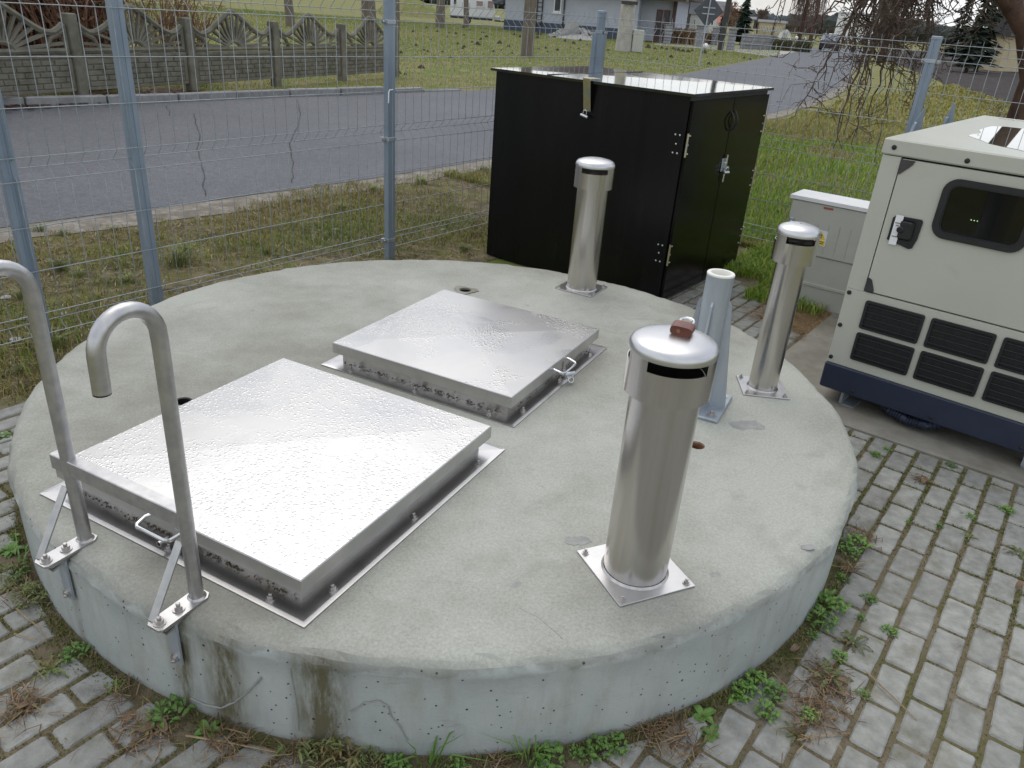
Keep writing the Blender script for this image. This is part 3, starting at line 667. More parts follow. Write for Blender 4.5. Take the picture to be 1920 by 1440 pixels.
# ------------------------------------------------------------------ ladder hand rails
RB = Vector((-.700,1.376,ST)); LB = Vector((-1.056,1.551,ST))
lr = empty('ladder_rails', (RB+LB)/2, -R(26.1), 'pair of hooked stainless ladder hand rails joined by a crossbar', 'hand rail')
half = (RB-LB).length/2                                   # local +x towards the right rail, local -y outwards
for sx in (-1,1):
    x = sx*half; pts = [(x,0,.006),(x,0,.35),(x,0,.66)]; r_ = .068
    for i in range(1,15):
        a = math.pi*i/14; pts.append((x, -r_+r_*math.cos(a), .672+r_*math.sin(a)))
    pts.append((x,-2*r_-.001,.622)); pts.append((x,-2*r_-.002,.600))
    fine = [Vector((x,0,.006)).lerp(Vector((x,0,.66)), i/12) for i in range(13)]+[Vector(p) for p in pts[3:]]
    rl = MB().tube(fine, .0168, 24).build('rail', m_rail, lr, True)
    MB().tube([(x,-2*r_-.002,.601),(x,-2*r_-.002,.597)], .0165, 20).build('end_plug', m_rubber, lr, True)
    b = MB(); poly = [(x-.024,.010),(x-.014,.024),(x+.014,.024),(x+.024,.010),(x+.024,-.115),(x+.017,-.122),(x-.017,-.122),(x-.024,-.115)][::-1]
    b.prism(poly, .0006, .0066); b.build('foot_plate', m_steelf, lr)
    MB().lathe([(.022,.0066),(.0172,.011)], 24, False, T(x,0,0)).build('weld_bead', m_bolt, lr, True)
    bolt(lr, x, -.052, .0068, 1.15); bolt(lr, x, -.104, .0068, 1.15)
    MB().bar((x-.016,-.110,.008),(x-.016,-.012,.165), .004, .022, (1,0,0)).build('brace', m_rail, lr)
    # bent bracket gripping the side of the slab
    wx = lr.location.x+(math.cos(-R(26.1))*x-math.sin(-R(26.1))*(-.1)); 
    b = MB(); b.bar((x+.004,-.050,-.006),(x+.004,-.105,-.006), .03, .006, (0,0,1)); 
    b.bar((x+.004,-.052,-.006),(x+.004,-.105,-.018), .03, .006, (0,0,1)); b.build('bracket_arm', m_rail, lr)
    # strip lies on the curved face, found along the foot's own heading
    hd = Vector((-math.sin(R(26.1)), -math.cos(R(26.1)), 0)); p0 = (RB if sx > 0 else LB)-Vector((CX,CY,ST)); q_ = p0.x*hd.x+p0.y*hd.y; t_ = -q_+math.sqrt(q_*q_-(p0.x**2+p0.y**2-(SR+.006)**2))
    MB().bar((x+.004,-t_,-.010),(x+.004,-t_,-.135), .032, .006, (0,1,0)).build('side_bracket', m_galv, lr)
    bolt(lr, x+.004, -t_-.003, -.115, 1.0, (R(90),0,0))
MB().box(-half-.055, half-.012, -.012, .020, .205, .247, .002).build('crossbar', m_rail, lr)

# ------------------------------------------------------------------ black plywood cabinet
bx = empty('black_cabinet', Y(4.19,-3.30,0), YZ, 'tall black plywood cabinet with double doors standing in the fence corner', 'cabinet')
W_, D_, H_ = 1.372, 1.172, 1.228                            # local x across the front, local y away from the slab
b = MB(); b.box(0,W_,0,.018,.012,H_); b.build('front_panel', m_blackply, bx)
b = MB(); b.box(0,.018,.018,D_,.012,H_); b.build('side_panel', m_blackply, bx)
b = MB(); b.box(.018,W_,D_-.018,D_,.012,H_); b.build('back_panel', m_blackply, bx)
b = MB(); b.box(.018,W_-.02,.018,D_-.018,.012,.03); b.build('floor_board', m_blackply, bx)
b = MB(); b.box(W_-.018,W_,.018,.06,.03,H_); b.box(W_-.018,W_,D_-.06,D_-.018,.03,H_); b.box(W_-.018,W_,.06,D_-.06,H_-.05,H_); b.box(W_-.018,W_,.06,D_-.06,.03,.08); b.build('door_frame', m_rubber, bx)
for y0, y1 in ((.012,.585),(.593,1.168)):
    d_ = MB().box(W_+.001,W_+.019,y0,y1,.045,H_-.022,.0015).build('door', m_blackdoor, bx)
    fs_ = y0 < .3
    yh = .560 if fs_ else .618
    pts = [(W_+.019,yh,1.125),(W_+.026,yh,1.122)]+[(W_+.026+.022*math.sin(math.pi*i/8),yh,1.122-.105*i/8) for i in range(1,8)]+[(W_+.026,yh,1.017),(W_+.019,yh,1.014)]
    MB().tube(pts, .0048, 8).build('door_handle', m_plastic, d_, True)
    for zc in (.97,.33) if fs_ else (1.02,.66,.25):
        yc = .003 if fs_ else D_+.003
        MB().tube([(W_+.020,yc,zc-.065),(W_+.020,yc,zc+.065)], .006, 8).build('hinge', m_zinc, d_, True)
        for dz in (-.05,0,.05):
            for dy in ((.02,.034) if dz else (.022,)):
                yy = dy if fs_ else D_-dy
                MB().lathe([(.0048,0),(.0038,.0018),(.001,.0025)], 8, True, T(W_+.0188,yy,zc+dz,ry=R(90))).build('rivet', m_zincw, d_)
        if fs_:
            for dz in (-.05,0,.05):
                for dx in ((.03,.058) if dz else (.046,)):
                    MB().lathe([(.0058,0),(.0048,.0018),(.001,.003)], 10, True, T(W_-dx,-.0002,zc+dz,rx=R(90))).build('rivet', m_zincw, bx)
# lid of two boards with a raised middle, wet
b = MB(); o_ = .028
vs = [(-o_,-o_,H_+.002),(W_+o_,-o_,H_+.002),(W_+o_,D_+o_,H_+.002),(-o_,D_+o_,H_+.002),(-o_,-o_,H_+.018),(W_+o_,-o_,H_+.018),(W_+o_,D_+o_,H_+.018),(-o_,D_+o_,H_+.018),(W_*.55,D_*.5,H_+.024)]
b.add(vs, [(3,2,1,0),(0,1,5,4),(1,2,6,5),(2,3,7,6),(3,0,4,7),(4,5,8),(5,6,8),(6,7,8),(7,4,8)]); lidb = b.build('lid', m_blacklid, bx)
MB().box(W_*.30,W_*.305,-o_+.004,D_+o_-.004,H_+.0185,H_+.0225).build('lid_seam', m_rubber, lidb)
b = MB(); b.bar((.72,-.055,H_+.030),(.72,.06,H_+.028), .05, .004); b.bar((.72,-.053,H_+.030),(.72,-.012,H_-.155), .05, .004, (0,1,0)); b.build('hasp_strap', m_zinc, bx)
lt = empty('door_latch'); lt.parent = bx
MB().box(W_+.020,W_+.026,.555,.625,.765,.845,.002).build('latch_plate', m_zincw, lt); MB().tube([(W_+.034,.595,.70),(W_+.034,.600,.868)], .006, 8).build('latch_rod', m_chrome, lt, True)
MB().box(W_+.026,W_+.040,.575,.607,.782,.822,.003).build('latch_body', m_zincw, lt)
bw = lambda x,y,z: Y(4.19+y, -3.30+x, z)
padlock('padlock', bw(.717,-.036,H_-.182), YZ+R(8), 'small open padlock dangling from the strap on the black cabinet front', (.050,.018,.018), m_zincw, (R(10),R(14),0), .022, True)
padlock('padlock', bw(W_+.05,.59,.762), YZ+R(75), 'small steel padlock on the door latch of the black cabinet', (.046,.018,.018), m_zincw, (R(8),0,0), .020, True)
cb = [bw(W_+.02,1.12,.05), bw(W_+.07,1.14,.055), bw(W_+.12,1.17,.04), bw(W_+.14,1.21,.02)]
cbo = MB().tube(cb, .016, 12).build('pipe_stub', m_rubber, None, True); tag(cbo, 'short black pipe end leaving the foot of the black cabinet', 'pipe')
b = MB(); b.tube([bw(W_+.085,1.148,.052), bw(W_+.105,1.16,.046)], .020, 12); pr_ = b.build('pipe_collar', m_plastic, cbo, True)

# ------------------------------------------------------------------ generator set
gp = G(1535,722,.1); gen = empty('generator', (gp.x, gp.y, 0), -R(38.5), 'beige enclosed diesel generator set on a dark blue skid', 'generator')
GW, GD = .99, 1.86
MB().box(0,GW,0,GD,.10,.2245,.006).build('skid', m_genskid, gen)
for x, y in ((.10,.03),(.86,.03),(.10,GD-.09),(.86,GD-.09)):
    MB().box(x,x+.012,y,y+.10,.028,.102).build('skid_foot', m_galv, gen)
    MB().box(x,x+.07,y,y+.10,.0285,.036).build('skid_foot', m_galv, gen)
b = MB(); b.box(.004,GW-.004,.004,GD-.004,.2255,.588,.004); b.box(.004,.0775,.004,.05,.588,1.1635); b.box(GW-.0775,GW-.004,.004,.05,.588,1.1635); b.box(.004,.05,.05,GD-.004,.588,1.1635); b.box(GW-.05,GW-.004,.05,GD-.004,.588,1.1635); b.box(.05,GW-.05,GD-.05,GD-.004,.588,1.1635); b.box(.05,GW-.05,.06,.08,.588,1.1635)
b.build('housing', m_gen, gen)
roof = MB().box(-.004,GW+.004,-.004,GD+.004,1.167,1.231,.006).build('roof', m_gen, gen)
b = MB()
for i in range(14): b.box(.10+i*.022,.112+i*.022,GD-.12,GD-.05,1.2308,1.2335)
b.build('roof_vent', m_cab, roof)
door = MB().box(.082,GW-.082,.001,.022,.594,1.159,.003).build('door', m_gen, gen)
b = MB(); b.box(.0785,GW-.0785,.024,.03,.590,1.1625); b.build('door_seal', m_rubber, gen)
# corner irons at the door's left side
MB().prism([(.081,1.1575),(.081,1.100),(.088,1.098),(.128,1.140),(.135,1.1575)], 0, .004, Matrix(((1,0,0,0),(0,0,-1,.0005),(0,1,0,0),(0,0,0,1)))).build('corner_iron', m_dark, door)
MB().prism([(.0805,.596),(.1185,.596),(.1185,.606),(.100,.648),(.0855,.655),(.0805,.650)], 0, .004, Matrix(((1,0,0,0),(0,0,-1,.0005),(0,1,0,0),(0,0,0,1)))).build('corner_iron', m_dark, door)
def rrect(x0,x1,z0,z1,r_,n_=6):
    p = []
    for cx_,cz_,a0 in ((x1-r_,z1-r_,0),(x0+r_,z1-r_,90),(x0+r_,z0+r_,180),(x1-r_,z0+r_,270)):
        for i in range(n_+1): a = R(a0+90*i/n_); p.append((cx_+r_*math.cos(a), cz_+r_*math.sin(a)))
    return p
def frame_xz(name, outer, inner, y0, y1, mat, parent):    # flat ring facing -y
    k = len(outer); b = MB()
    vs = [(x,y0,z) for x,z in outer]+[(x,y0,z) for x,z in inner]+[(x,y1,z) for x,z in outer]+[(x,y1,z) for x,z in inner]
    fs = []
    for i in range(k):
        j = (i+1)%k; fs += [(j,i,k+i,k+j),(i,j,2*k+j,2*k+i),(k+j,k+i,3*k+i,3*k+j)]
    return b.add(vs, fs).build(name, mat, parent, True, 35)
wn = frame_xz('window_frame', rrect(.264,.604,.882,1.120,.055), rrect(.289,.579,.905,1.098,.036), -.010, .003, m_plastic, door)
frame_xz('window_gasket', rrect(.289,.579,.905,1.098,.036), rrect(.294,.574,.910,1.093,.032), -.0065, .003, m_chromeb if 'm_chromeb' in globals() else m_rubber, wn)
mt, t, P = newmat('dark_glass'); P.inputs['Base Color'].default_value = (.004,.005,.005,1); P.inputs['Roughness'].default_value = .05
m_glass = mt
b = MB(); pp = rrect(.2935,.5745,.9095,1.0935,.032); b.add([(x,.0008,z) for x,z in pp], [tuple(range(len(pp)-1,-1,-1))]); b.build('window_pane', m_glass, wn)
mt, t, P = newmat('panel_led'); P.inputs['Base Color'].default_value = (.1,.2,.05,1); P.inputs['Emission Color'].default_value = (.45,.8,.35,1); P.inputs['Emission Strength'].default_value = 1.2
for i in range(3): MB().cyl(.0018,0,.001,8,T(.395+.011*i,.0003,.975,rx=R(90))).build('panel_light', mt, wn)
hd = MB(); hd.prism([(.113,.833),(.205,.812),(.217,.817),(.227,.858),(.229,.930),(.222,.938),(.122,.936),(.113,.925)], 0, .007, Matrix(((1,0,0,0),(0,0,-1,.001),(0,1,0,0),(0,0,0,1)))); hd = hd.build('door_handle', m_plastic, door)
MB().box(.150,.205,-.0235,-.0065,.846,.925,.008).build('paddle', m_rubber, hd); MB().lathe([(.014,0),(.014,.02),(.010,.024)], 16, True, T(.157,-.006,.886,rx=R(90))).build('lock_barrel', m_plastic, hd)
# printed paper strip taped over the handle
tg = MB().box(.1245,.1545,-.0112,-.0104,.817,.941,0,T(.0,0,0)).build('paper_strip', m_white, hd)
for zc, ws in ((.908,5),(.898,3),(.852,5)):
    for i in range(ws): MB().box(.1395-(ws/2-i)*.0042, .1395-(ws/2-i)*.0042+.0028, -.0117,-.0113,zc-.0025,zc+.0025).build('print_letter', m_print if 'm_print' in globals() else m_dark, tg)
def grille(x0, x1, z0, z1):
    f_ = frame_xz('grille', rrect(x0,x1,z0,z1,.010,3), rrect(x0+.012,x1-.012,z0+.010,z1-.010,.004,3), -.005, .006, m_plastic, gen)
    MB().box(x0+.011,x1-.011,.0035,.0038,z0+.009,z1-.009).build('grille_back', m_mesh, f_)
    n_ = 4
    for i in range(n_):
        zc = z0+.022+(z1-z0-.044)*i/(n_-1); MB().bar((x0+.012,-.001,zc),(x1-.012,-.001,zc), .008, .0022, (0,.5,1)).build('slat', m_plastic, f_)
    k_ = 16; b = MB()
    for i in range(1,k_): xx = x0+.012+(x1-x0-.024)*i/k_; b.box(xx-.0007,xx+.0007,.0018,.003,z0+.010,z1-.010)
    b.build('mesh_bars', m_plastic, f_)
for x0 in (.101,.373,.645):
    for z0 in (.274,.425): grille(x0, x0+.246, z0, z0+.131)
plug = MB().lathe([(.0098,0),(.0098,.003),(.0075,.0055),(.002,.0065)], 16).mesh('plug'); plug.materials.append(m_rubber)
for x, z, yy in ((.042,1.198,-.004),(.317,1.190,-.004),(.62,1.190,-.004),(.945,1.198,-.004),(.021,.568,.004),(.020,.413,.004),(.018,.254,.004),(.968,.568,.004),(.15,.125,0),(.491,.125,0),(.84,.125,0)):
    o = bpy.data.objects.new('plug', plug); col.objects.link(o); o.parent = gen; o.location = (x,yy,z); o.rotation_euler = (R(90),0,0); o.scale = (1,1,1) if z > .2 else (.8,.8,.8)
# rain puddle lying on the roof
mt, t, P = newmat('puddle_water'); P.inputs['Base Color'].default_value = (.12,.12,.10,1); P.inputs['Roughness'].default_value = .02; P.inputs['Alpha'].default_value = 1; P.inputs['Coat Weight'].default_value = 1; P.inputs['Coat Roughness'].default_value = .02
q = N(t); v = q.coord('Object', jitter=False); q.l(q.bump(q.noise(v, 14, 2), .03, .004), P.inputs['Normal'])
pp = []
for i in range(40):
    a = 2*math.pi*i/40; wv = 1+.10*math.sin(3*a+.5)+.07*math.sin(5*a+2)+.03*math.sin(11*a); pp.append((.56+.41*wv*math.cos(a), .78+.56*wv*math.sin(a)))
b = MB().prism([(x,y) for x,y in pp if True], 1.2306, 1.2326); pud = b.build('rain_puddle', mt, roof)
# corrugated conduit under the skid
c0 = [(.24,.09,.095),(.32,.04,.078),(.40,.025,.066),(.48,.03,.070),(.58,.09,.095)]
pts = []
for i in range(len(c0)-1):
    for k in range(11): pts.append(Vector(c0[i]).lerp(Vector(c0[i+1]), k/14))
b = MB().tube(pts, [.019+.003*math.sin(i*math.pi) if False else (.0215 if i % 2 else .0165) for i in range(len(pts))], 12)
cn = b.build('conduit', m_genskid, None, True, 20); cn.location = gen.location; cn.rotation_euler = gen.rotation_euler; tag(cn, 'dark corrugated conduit drooping under the generator skid', 'conduit')

# ------------------------------------------------------------------ electricity cabinet
ec = empty('meter_cabinet', Y(4.874,-1.471,0), YZ, 'light grey electricity cabinet with ribbed door between black cabinet and generator', 'cabinet')
EW, ED = .79, .235
MB().box(0,EW,.012,ED,-.02,.345,.004).build('plinth', m_cab, ec)
MB().box(.006,EW-.006,.004,.013,.155,.175,.002).build('plinth_lip', m_cab, ec)
MB().box(.006,EW-.006,.016,ED-.004,.345,.668,.003).build('body', m_cab, ec)
MB().prism([(-.006,.690),(EW+.006,.690),(EW+.006,.668),(-.006,.668)][::-1], -.008, ED+.006, Matrix(((1,0,0,0),(0,0,1,0),(0,1,0,0),(0,0,0,1)))).build('roof', m_white, ec)
ed = MB().box(.010,EW-.010,.001,.016,.350,.662,.003).build('door', m_cab, ec)
for i in range(11):
    x = .066+.0655*i; MB().tube([(x,.001,.372),(x,.0005,.552)], .0028, 6).build('rib', m_cab, ed)
MB().box(.016,.05,-.006,.002,.505,.553,.004).build('lock_cover', m_galv, ed); MB().lathe([(.010,0),(.010,.004),(.006,.005)], 14, True, T(.033,-.006,.525,rx=R(90))).build('lock_barrel', m_zincw, ed)
wl = MB().box(.196,.266,-.0022,-.0008,.418,.512).build('warning_label', m_white, ed)
MB().prism([(.202,.458),(.260,.458),(.231,.506)], 0, .0008, Matrix(((1,0,0,0),(0,0,-1,-.0022),(0,1,0,0),(0,0,0,1)))).build('warning_triangle', m_yellow, wl)
MB().prism([(.202,.422),(.260,.422),(.260,.452),(.202,.452)], 0, .0008, Matrix(((1,0,0,0),(0,0,-1,-.0022),(0,1,0,0),(0,0,0,1)))).build('warning_text_field', m_yellow, wl)
for zc in (.430,.441): MB().box(.208,.254,-.0034,-.003,zc,zc+.004).build('print_line', m_black, wl)
MB().prism([(.228,.465),(.238,.465),(.231,.478),(.240,.480),(.226,.497),(.229,.483),(.222,.482)], 0, .0006, Matrix(((1,0,0,0),(0,0,-1,-.003),(0,1,0,0),(0,0,0,1)))).build('warning_bolt', m_black, wl)
MB().box(.205,.262,-.0012,.0008,.640,.652).build('red_label', m_red, ed)

# ------------------------------------------------------------------ welded wire fence
ZW = [.08,.13,.18,.38,.58,.78,.83,.88,1.08,1.28,1.48,1.53,1.58]; BEND = {.13,.83,1.53}
def panel(parent, L, n_, x0=0):          # along local x from x0, bends push towards local -y... see sign
    b = MB()
    for i in range(n_):
        x = x0+.0125+i*.075
        pts = [(x,0,.065)]
        for z0 in (.08,.78,1.48): pts += [(x,0,z0+.006),(x,.038,z0+.044),(x,.038,z0+.056),(x,0,z0+.094)]
        pts += [(x,0,1.612)]
        b.tube([Vector(p)+Vector((random.uniform(-.0015,.0015),0,0)) for p in pts], .0019, 5)
    for z in ZW: y = .038-.0045 if z in BEND else -.0045; b.tube([(x0,y,z),(x0+L,y,z)], .0024, 6)
    return b.build('wire_panel', m_wire, parent, True, 60)
post_me = None
def post(parent, x, y, clamps=(), top=1.62, capm=None, wd=.06, dp=.04):
    b = MB(); h = wd/2; d = dp/2; g_ = .004
    prof = [(-h,-d),(-.008,-d),(-.005,-d+g_),(.005,-d+g_),(.008,-d),(h,-d),(h,d),(.008,d),(.005,d-g_),(-.005,d-g_),(-.008,d),(-h,d)]
    b.prism(prof, -.3, top, T(x,y)); p = b.build('post', m_galvp, parent)
    MB().box(x-h-.002,x+h+.002,y-d-.002,y+d+.002,top-.018,top+.006,.004).build('post_cap', m_galvp, p)
    for z in clamps:
        c = MB(); c.box(x-h-.003,x+h+.003,y-d-.0035,y+d+.0035,z-.012,z+.012,.002); c.box(x-h-.028,x-h-.002,y+d-.012,y+d+.004,z-.012,z+.012); c.box(x+h+.002,x+h+.028,y+d-.012,y+d+.004,z-.012,z+.012)
        cc = c.build('clamp', m_galv, p)
        for s_ in (-1,1): bolt(cc, x+s_*(h+.016), y+d-.0125, z, .75, (R(90),0,0))
    return p
# run along the road: local x along +u, local +y = outwards (-v)
fl = empty('wire_fence', Y(0,-3.69,0), math.pi/2-R(AZ), 'grey welded wire fence along the road on the left', 'fence')
uc = 4.025*1.0
UC = 3.585                                     # heading position of the clamped post
UC = uv((-.92,5.06))[0]; UA = uv((-1.84,3.71))[0]; U0_ = uv((-2.19,3.26))[0]; UK = 6.06
panel(fl, 2.5, 34, UC-2.5); panel(fl, UK-UC-.02, 26 if UK-UC < 2.2 else 32, UC+.01); panel(fl, 2.5, 34, UC-5.03)
post(fl, UC, -.032, (1.475,.80,.145)); post(fl, UA, .030); post(fl, U0_, .030); post(fl, UC-2.53, .03)
hook = MB().tube([(UC-.034,-.058,1.02),(UC-.034,-.060,1.08),(UC-.028,-.060,1.095),(UC+.004,-.058,1.097)], .004, 6).build('wire_hook', m_white, fl, True)
# run behind the cabinets: local x along +v, local +y = outwards (+u)
fr = empty('wire_fence', Y(UK,-3.69,0), YZ, 'grey welded wire fence behind the black cabinet and generator', 'fence')
panel(fr, 2.5, 34, .03); panel(fr, 2.5, 34, 2.60)
post(fr, 0, -.01, (1.47,), 1.625, None, .06, .04)
b = MB(); b.prism([(-.050,-.036),(-.012,-.036),(-.008,-.030),(.008,-.030),(.012,-.036),(.050,-.036),(.050,.03),(-.050,.03)], -.3, 1.455, T(0,-.006)); b.build('post_sleeve', m_galvp, fr)
post(fr, 2.565, -.032, (1.475,.80,.145)); post(fr, 5.14, -.032, (1.475,))
# slotted steel brackets leaning behind the generator
for px0, py0, px1, py1, dist, lab in ((1708,262,1736,205,5.55,'slotted grey steel bracket leaning at the fence post behind the generator'), (1770,250,1793,194,5.75,'slotted grey steel bracket behind the generator, right of the fence post')):
    a, b_ = B(px0,py0,dist), B(px1,py1,dist); t_ = (b_-a).normalized(); a = a-t_*.5
    o = empty('slotted_bracket', a, 0, lab, 'bracket'); L = (b_-a).length; ax = t_; sx = ax.cross(Vector((0,1,0))).normalized(); nn = sx.cross(ax)
    Mx = Matrix(((sx.x,ax.x,nn.x,0),(sx.y,ax.y,nn.y,0),(sx.z,ax.z,nn.z,0),(0,0,0,1)))
    MB().prism([(-.026,0),(.026,0),(.026,L-.07),(.012,L),(.004,L),(-.026,L-.10)], -.002, .002, Mx).build('flat_bar', m_galvp, o)
    MB().prism([(-.006,L-.32),(.004,L-.32),(.004,L-.12),(-.006,L-.12)], .002, .0028, Mx).build('slot', m_black, o)
    MB().prism([(.0262,0),(.030,0),(.030,L-.09),(.0262,L-.08)], -.03, .004, Mx).build('flange', m_galvp, o)

# ------------------------------------------------------------------ precast concrete fence across the road
cf0 = Vector((-6.314,11.21,0)); cfd = Vector((.773,1.909,0))
cf = empty('concrete_fence', cf0, math.atan2(cfd.y, cfd.x), 'weathered precast concrete fence with sunburst panels across the road', 'fence')
CP = 2.06
def sunburst():
    b = MB(); n_ = 24; w0 = .92; 
    arch = []
    for i in range(n_+1):
        x = -w0+2*w0*i/n_; tt = abs(x)/w0
        z = .56-.30*(1-math.cos(min(1,tt/.80)*math.pi))/2 if tt < .80 else .26+.10*((tt-.80)/.20)**1.5
        z += .05*math.exp(-(x/.14)**2)
        arch.append((x, z))
    b.tube([(x,0,z) for x,z in arch], [.042]*len(arch), 6)
    b.tube([(-w0,0,.035),(w0,0,.035)], .04, 6)
    b.tube([(.17*math.cos(a),0,.04+.11*math.sin(a)) for a in [math.pi*i/12 for i in range(13)]], .035, 6)
    for i in range(13):
        a = R(6+168*i/12); dx, dz = math.cos(a), math.sin(a); r1 = .28
        for k in range(1,60):
            r1 = .2+k*.02; x = dx*r1; z = .05+dz*r1*.85
            if abs(x) > w0-.05: break
            za = np.interp(x, [p[0] for p in arch], [p[1] for p in arch])
            if z > za-.01: break
        b.bar((dx*.16,0,.05+dz*.16*.7),(dx*r1,0,.05+dz*r1*.85), .036, .05, (0,1,0))
    for s_ in (-1,1): b.tube([(s_*w0,0,.0),(s_*w0,0,.36)], .04, 6); b.tube([(s_*.90,0,.28),(s_*.70,0,.19),(s_*.62,0,.05)], .032, 6)
    return b
def brickpanel():
    b = MB(); b.box(-.95,.95,-.02,.02,0,.47); b.box(-.95,.95,-.036,-.02,.425,.47,.004); b.box(-.95,.95,-.034,-.02,0,.045,.004)
    for s_ in (-1,1): b.box(s_*.915-.035,s_*.915+.035,-.034,-.02,.05,.42,.004)
    rh = .0725
    for r_ in range(5):
        x = -.875+(-.12 if r_ % 2 else 0)
        while x < .875:
            L = random.uniform(.19,.27); x0, x1 = max(x,-.875), min(x+L-.014,.875)
            if x1-x0 > .03: b.box(x0,x1,-.020-random.uniform(.010,.018),-.019,.050+r_*rh,.050+r_*rh+rh-.012,.006)
            x += L
    return b
sbm = sunburst().mesh('sunburst_panel'); sbm.materials.append(m_fconc); bpm = brickpanel().mesh('brick_panel'); bpm.materials.append(m_fconc)
fpm = MB().box(-.075,.075,-.075,.075,-.2,1.06,.012).mesh('fence_post'); fpm.materials.append(m_fconc)
for i in range(-3,5):
    o = bpy.data.objects.new('fence_post', fpm); col.objects.link(o); o.parent = cf; o.location = (i*CP,0,.07-.018*i if i > 0 else .07); o.rotation_euler = (0,0,random.uniform(-.03,.03))
    if i < 4:
        zb = .10-.012*max(i,0)
        for me_, z in ((bpm,zb+.05),(sbm,zb+.53)):
            o = bpy.data.objects.new(me_.name.split('.')[0], me_); col.objects.link(o); o.parent = cf; o.location = ((i+.5)*CP,0,z)

# ------------------------------------------------------------------ blades, weeds, litter
def vnoise(P, s_, seed):
    r2 = np.random.default_rng(seed); o = np.zeros(len(P))
    for k_ in range(7):
        a = r2.uniform(0,6.28); f = s_*(1.6**k_)*.5; o += np.sin(P[:,0]*f*math.cos(a)+P[:,1]*f*math.sin(a)+r2.uniform(0,6.28))*(.75**k_)
    return o/2.2
def blades(name, P, h, wd, mat, rnd, z0=0., lean=.5, parent=None, label=None, cat=None):
    n_ = len(P); a = rng.uniform(0,2*np.pi,n_); la = rng.uniform(0,2*np.pi,n_); ln = rng.uniform(.1,1,n_)*lean*h
    dx, dy = np.cos(a)*wd/2, np.sin(a)*wd/2; lx, ly = np.cos(la)*ln, np.sin(la)*ln
    V = np.zeros((n_,5,3)); z0 = np.broadcast_to(z0, (n_,))
    V[:,0] = np.stack([P[:,0]-dx,P[:,1]-dy,z0],1); V[:,1] = np.stack([P[:,0]+dx,P[:,1]+dy,z0],1)
    V[:,2] = np.stack([P[:,0]-dx*.8+lx*.35,P[:,1]-dy*.8+ly*.35,z0+h*.6],1); V[:,3] = np.stack([P[:,0]+dx*.8+lx*.35,P[:,1]+dy*.8+ly*.35,z0+h*.6],1)
    V[:,4] = np.stack([P[:,0]+lx,P[:,1]+ly,z0+h*(1-.35*lean*.6)],1)
    me = bpy.data.meshes.new(name); me.vertices.add(5*n_); me.vertices.foreach_set('co', V.reshape(-1))
    i5 = np.arange(n_)*5; tri = np.stack([i5,i5+1,i5+3,i5,i5+3,i5+2,i5+2,i5+3,i5+4],1).reshape(-1)
    me.loops.add(9*n_); me.loops.foreach_set('vertex_index', tri.astype(np.int32)); me.polygons.add(3*n_)
    me.polygons.foreach_set('loop_start', np.arange(3*n_, dtype=np.int32)*3); 
    try: me.polygons.foreach_set('loop_total', np.full(3*n_,3,np.int32))
    except Exception: pass
    at = me.attributes.new('rnd','FLOAT','POINT'); at.data.foreach_set('value', np.repeat(np.clip(rnd,0,1),5).astype(np.float32))
    me.update(); me.validate(); me.materials.append(mat); o = bpy.data.objects.new(name, me); col.objects.link(o)
    if parent: o.parent = parent
    tag(o, label, cat, kind='stuff'); return o
def UV2(u_, v_): return np.stack([u_*EU.x+v_*EV.x, u_*EU.y+v_*EV.y],1)
def side(P):                                  # > 0 on the yard side of the road's near edge
    i = np.searchsorted(na[:,1], P[:,1]).clip(1, len(na)-1); return P[:,0]-na[i,0]
def sidef(P):
    i = np.searchsorted(fa[:,1], P[:,1]).clip(1, len(fa)-1); return fa[i,0]-P[:,0]
def notslab(P, d=.02): return np.hypot(P[:,0]-CX, P[:,1]-CY) > SR+d
# verge outside the fence
n_ = 150000; u_ = rng.uniform(-1,14,n_); v_ = rng.uniform(-5.75,-3.22,n_); P = UV2(u_,v_)
keep = (side(P) > .18+.25*vnoise(P,3,3)) & notslab(P) & ~((u_ > 4.17) & (u_ < 5.4) & (v_ > -3.32)) & ~((u_ < 1.0) & (v_ > -3.28))
nn = vnoise(P,2.4,1); keep &= rng.uniform(0,1,n_) < np.clip(.5+1.3*nn,.10,1)
P = P[keep]; nn = nn[keep]; n_ = len(P); far_ = np.clip((P[:,1]-6)/8,0,1)
blades('verge_grass', P, rng.uniform(.012,.045,n_)*(1+.8*np.clip(nn,0,1)), rng.uniform(.0025,.005,n_)*(1+far_), m_bl_dry, np.clip(.43+rng.normal(0,.2,n_)-.45*vnoise(P,1.6,5)-.2*vnoise(P,6,6),0,1), .004, 1.1, None, 'short dry and mossy grass on the verge outside the wire fence', 'grass')
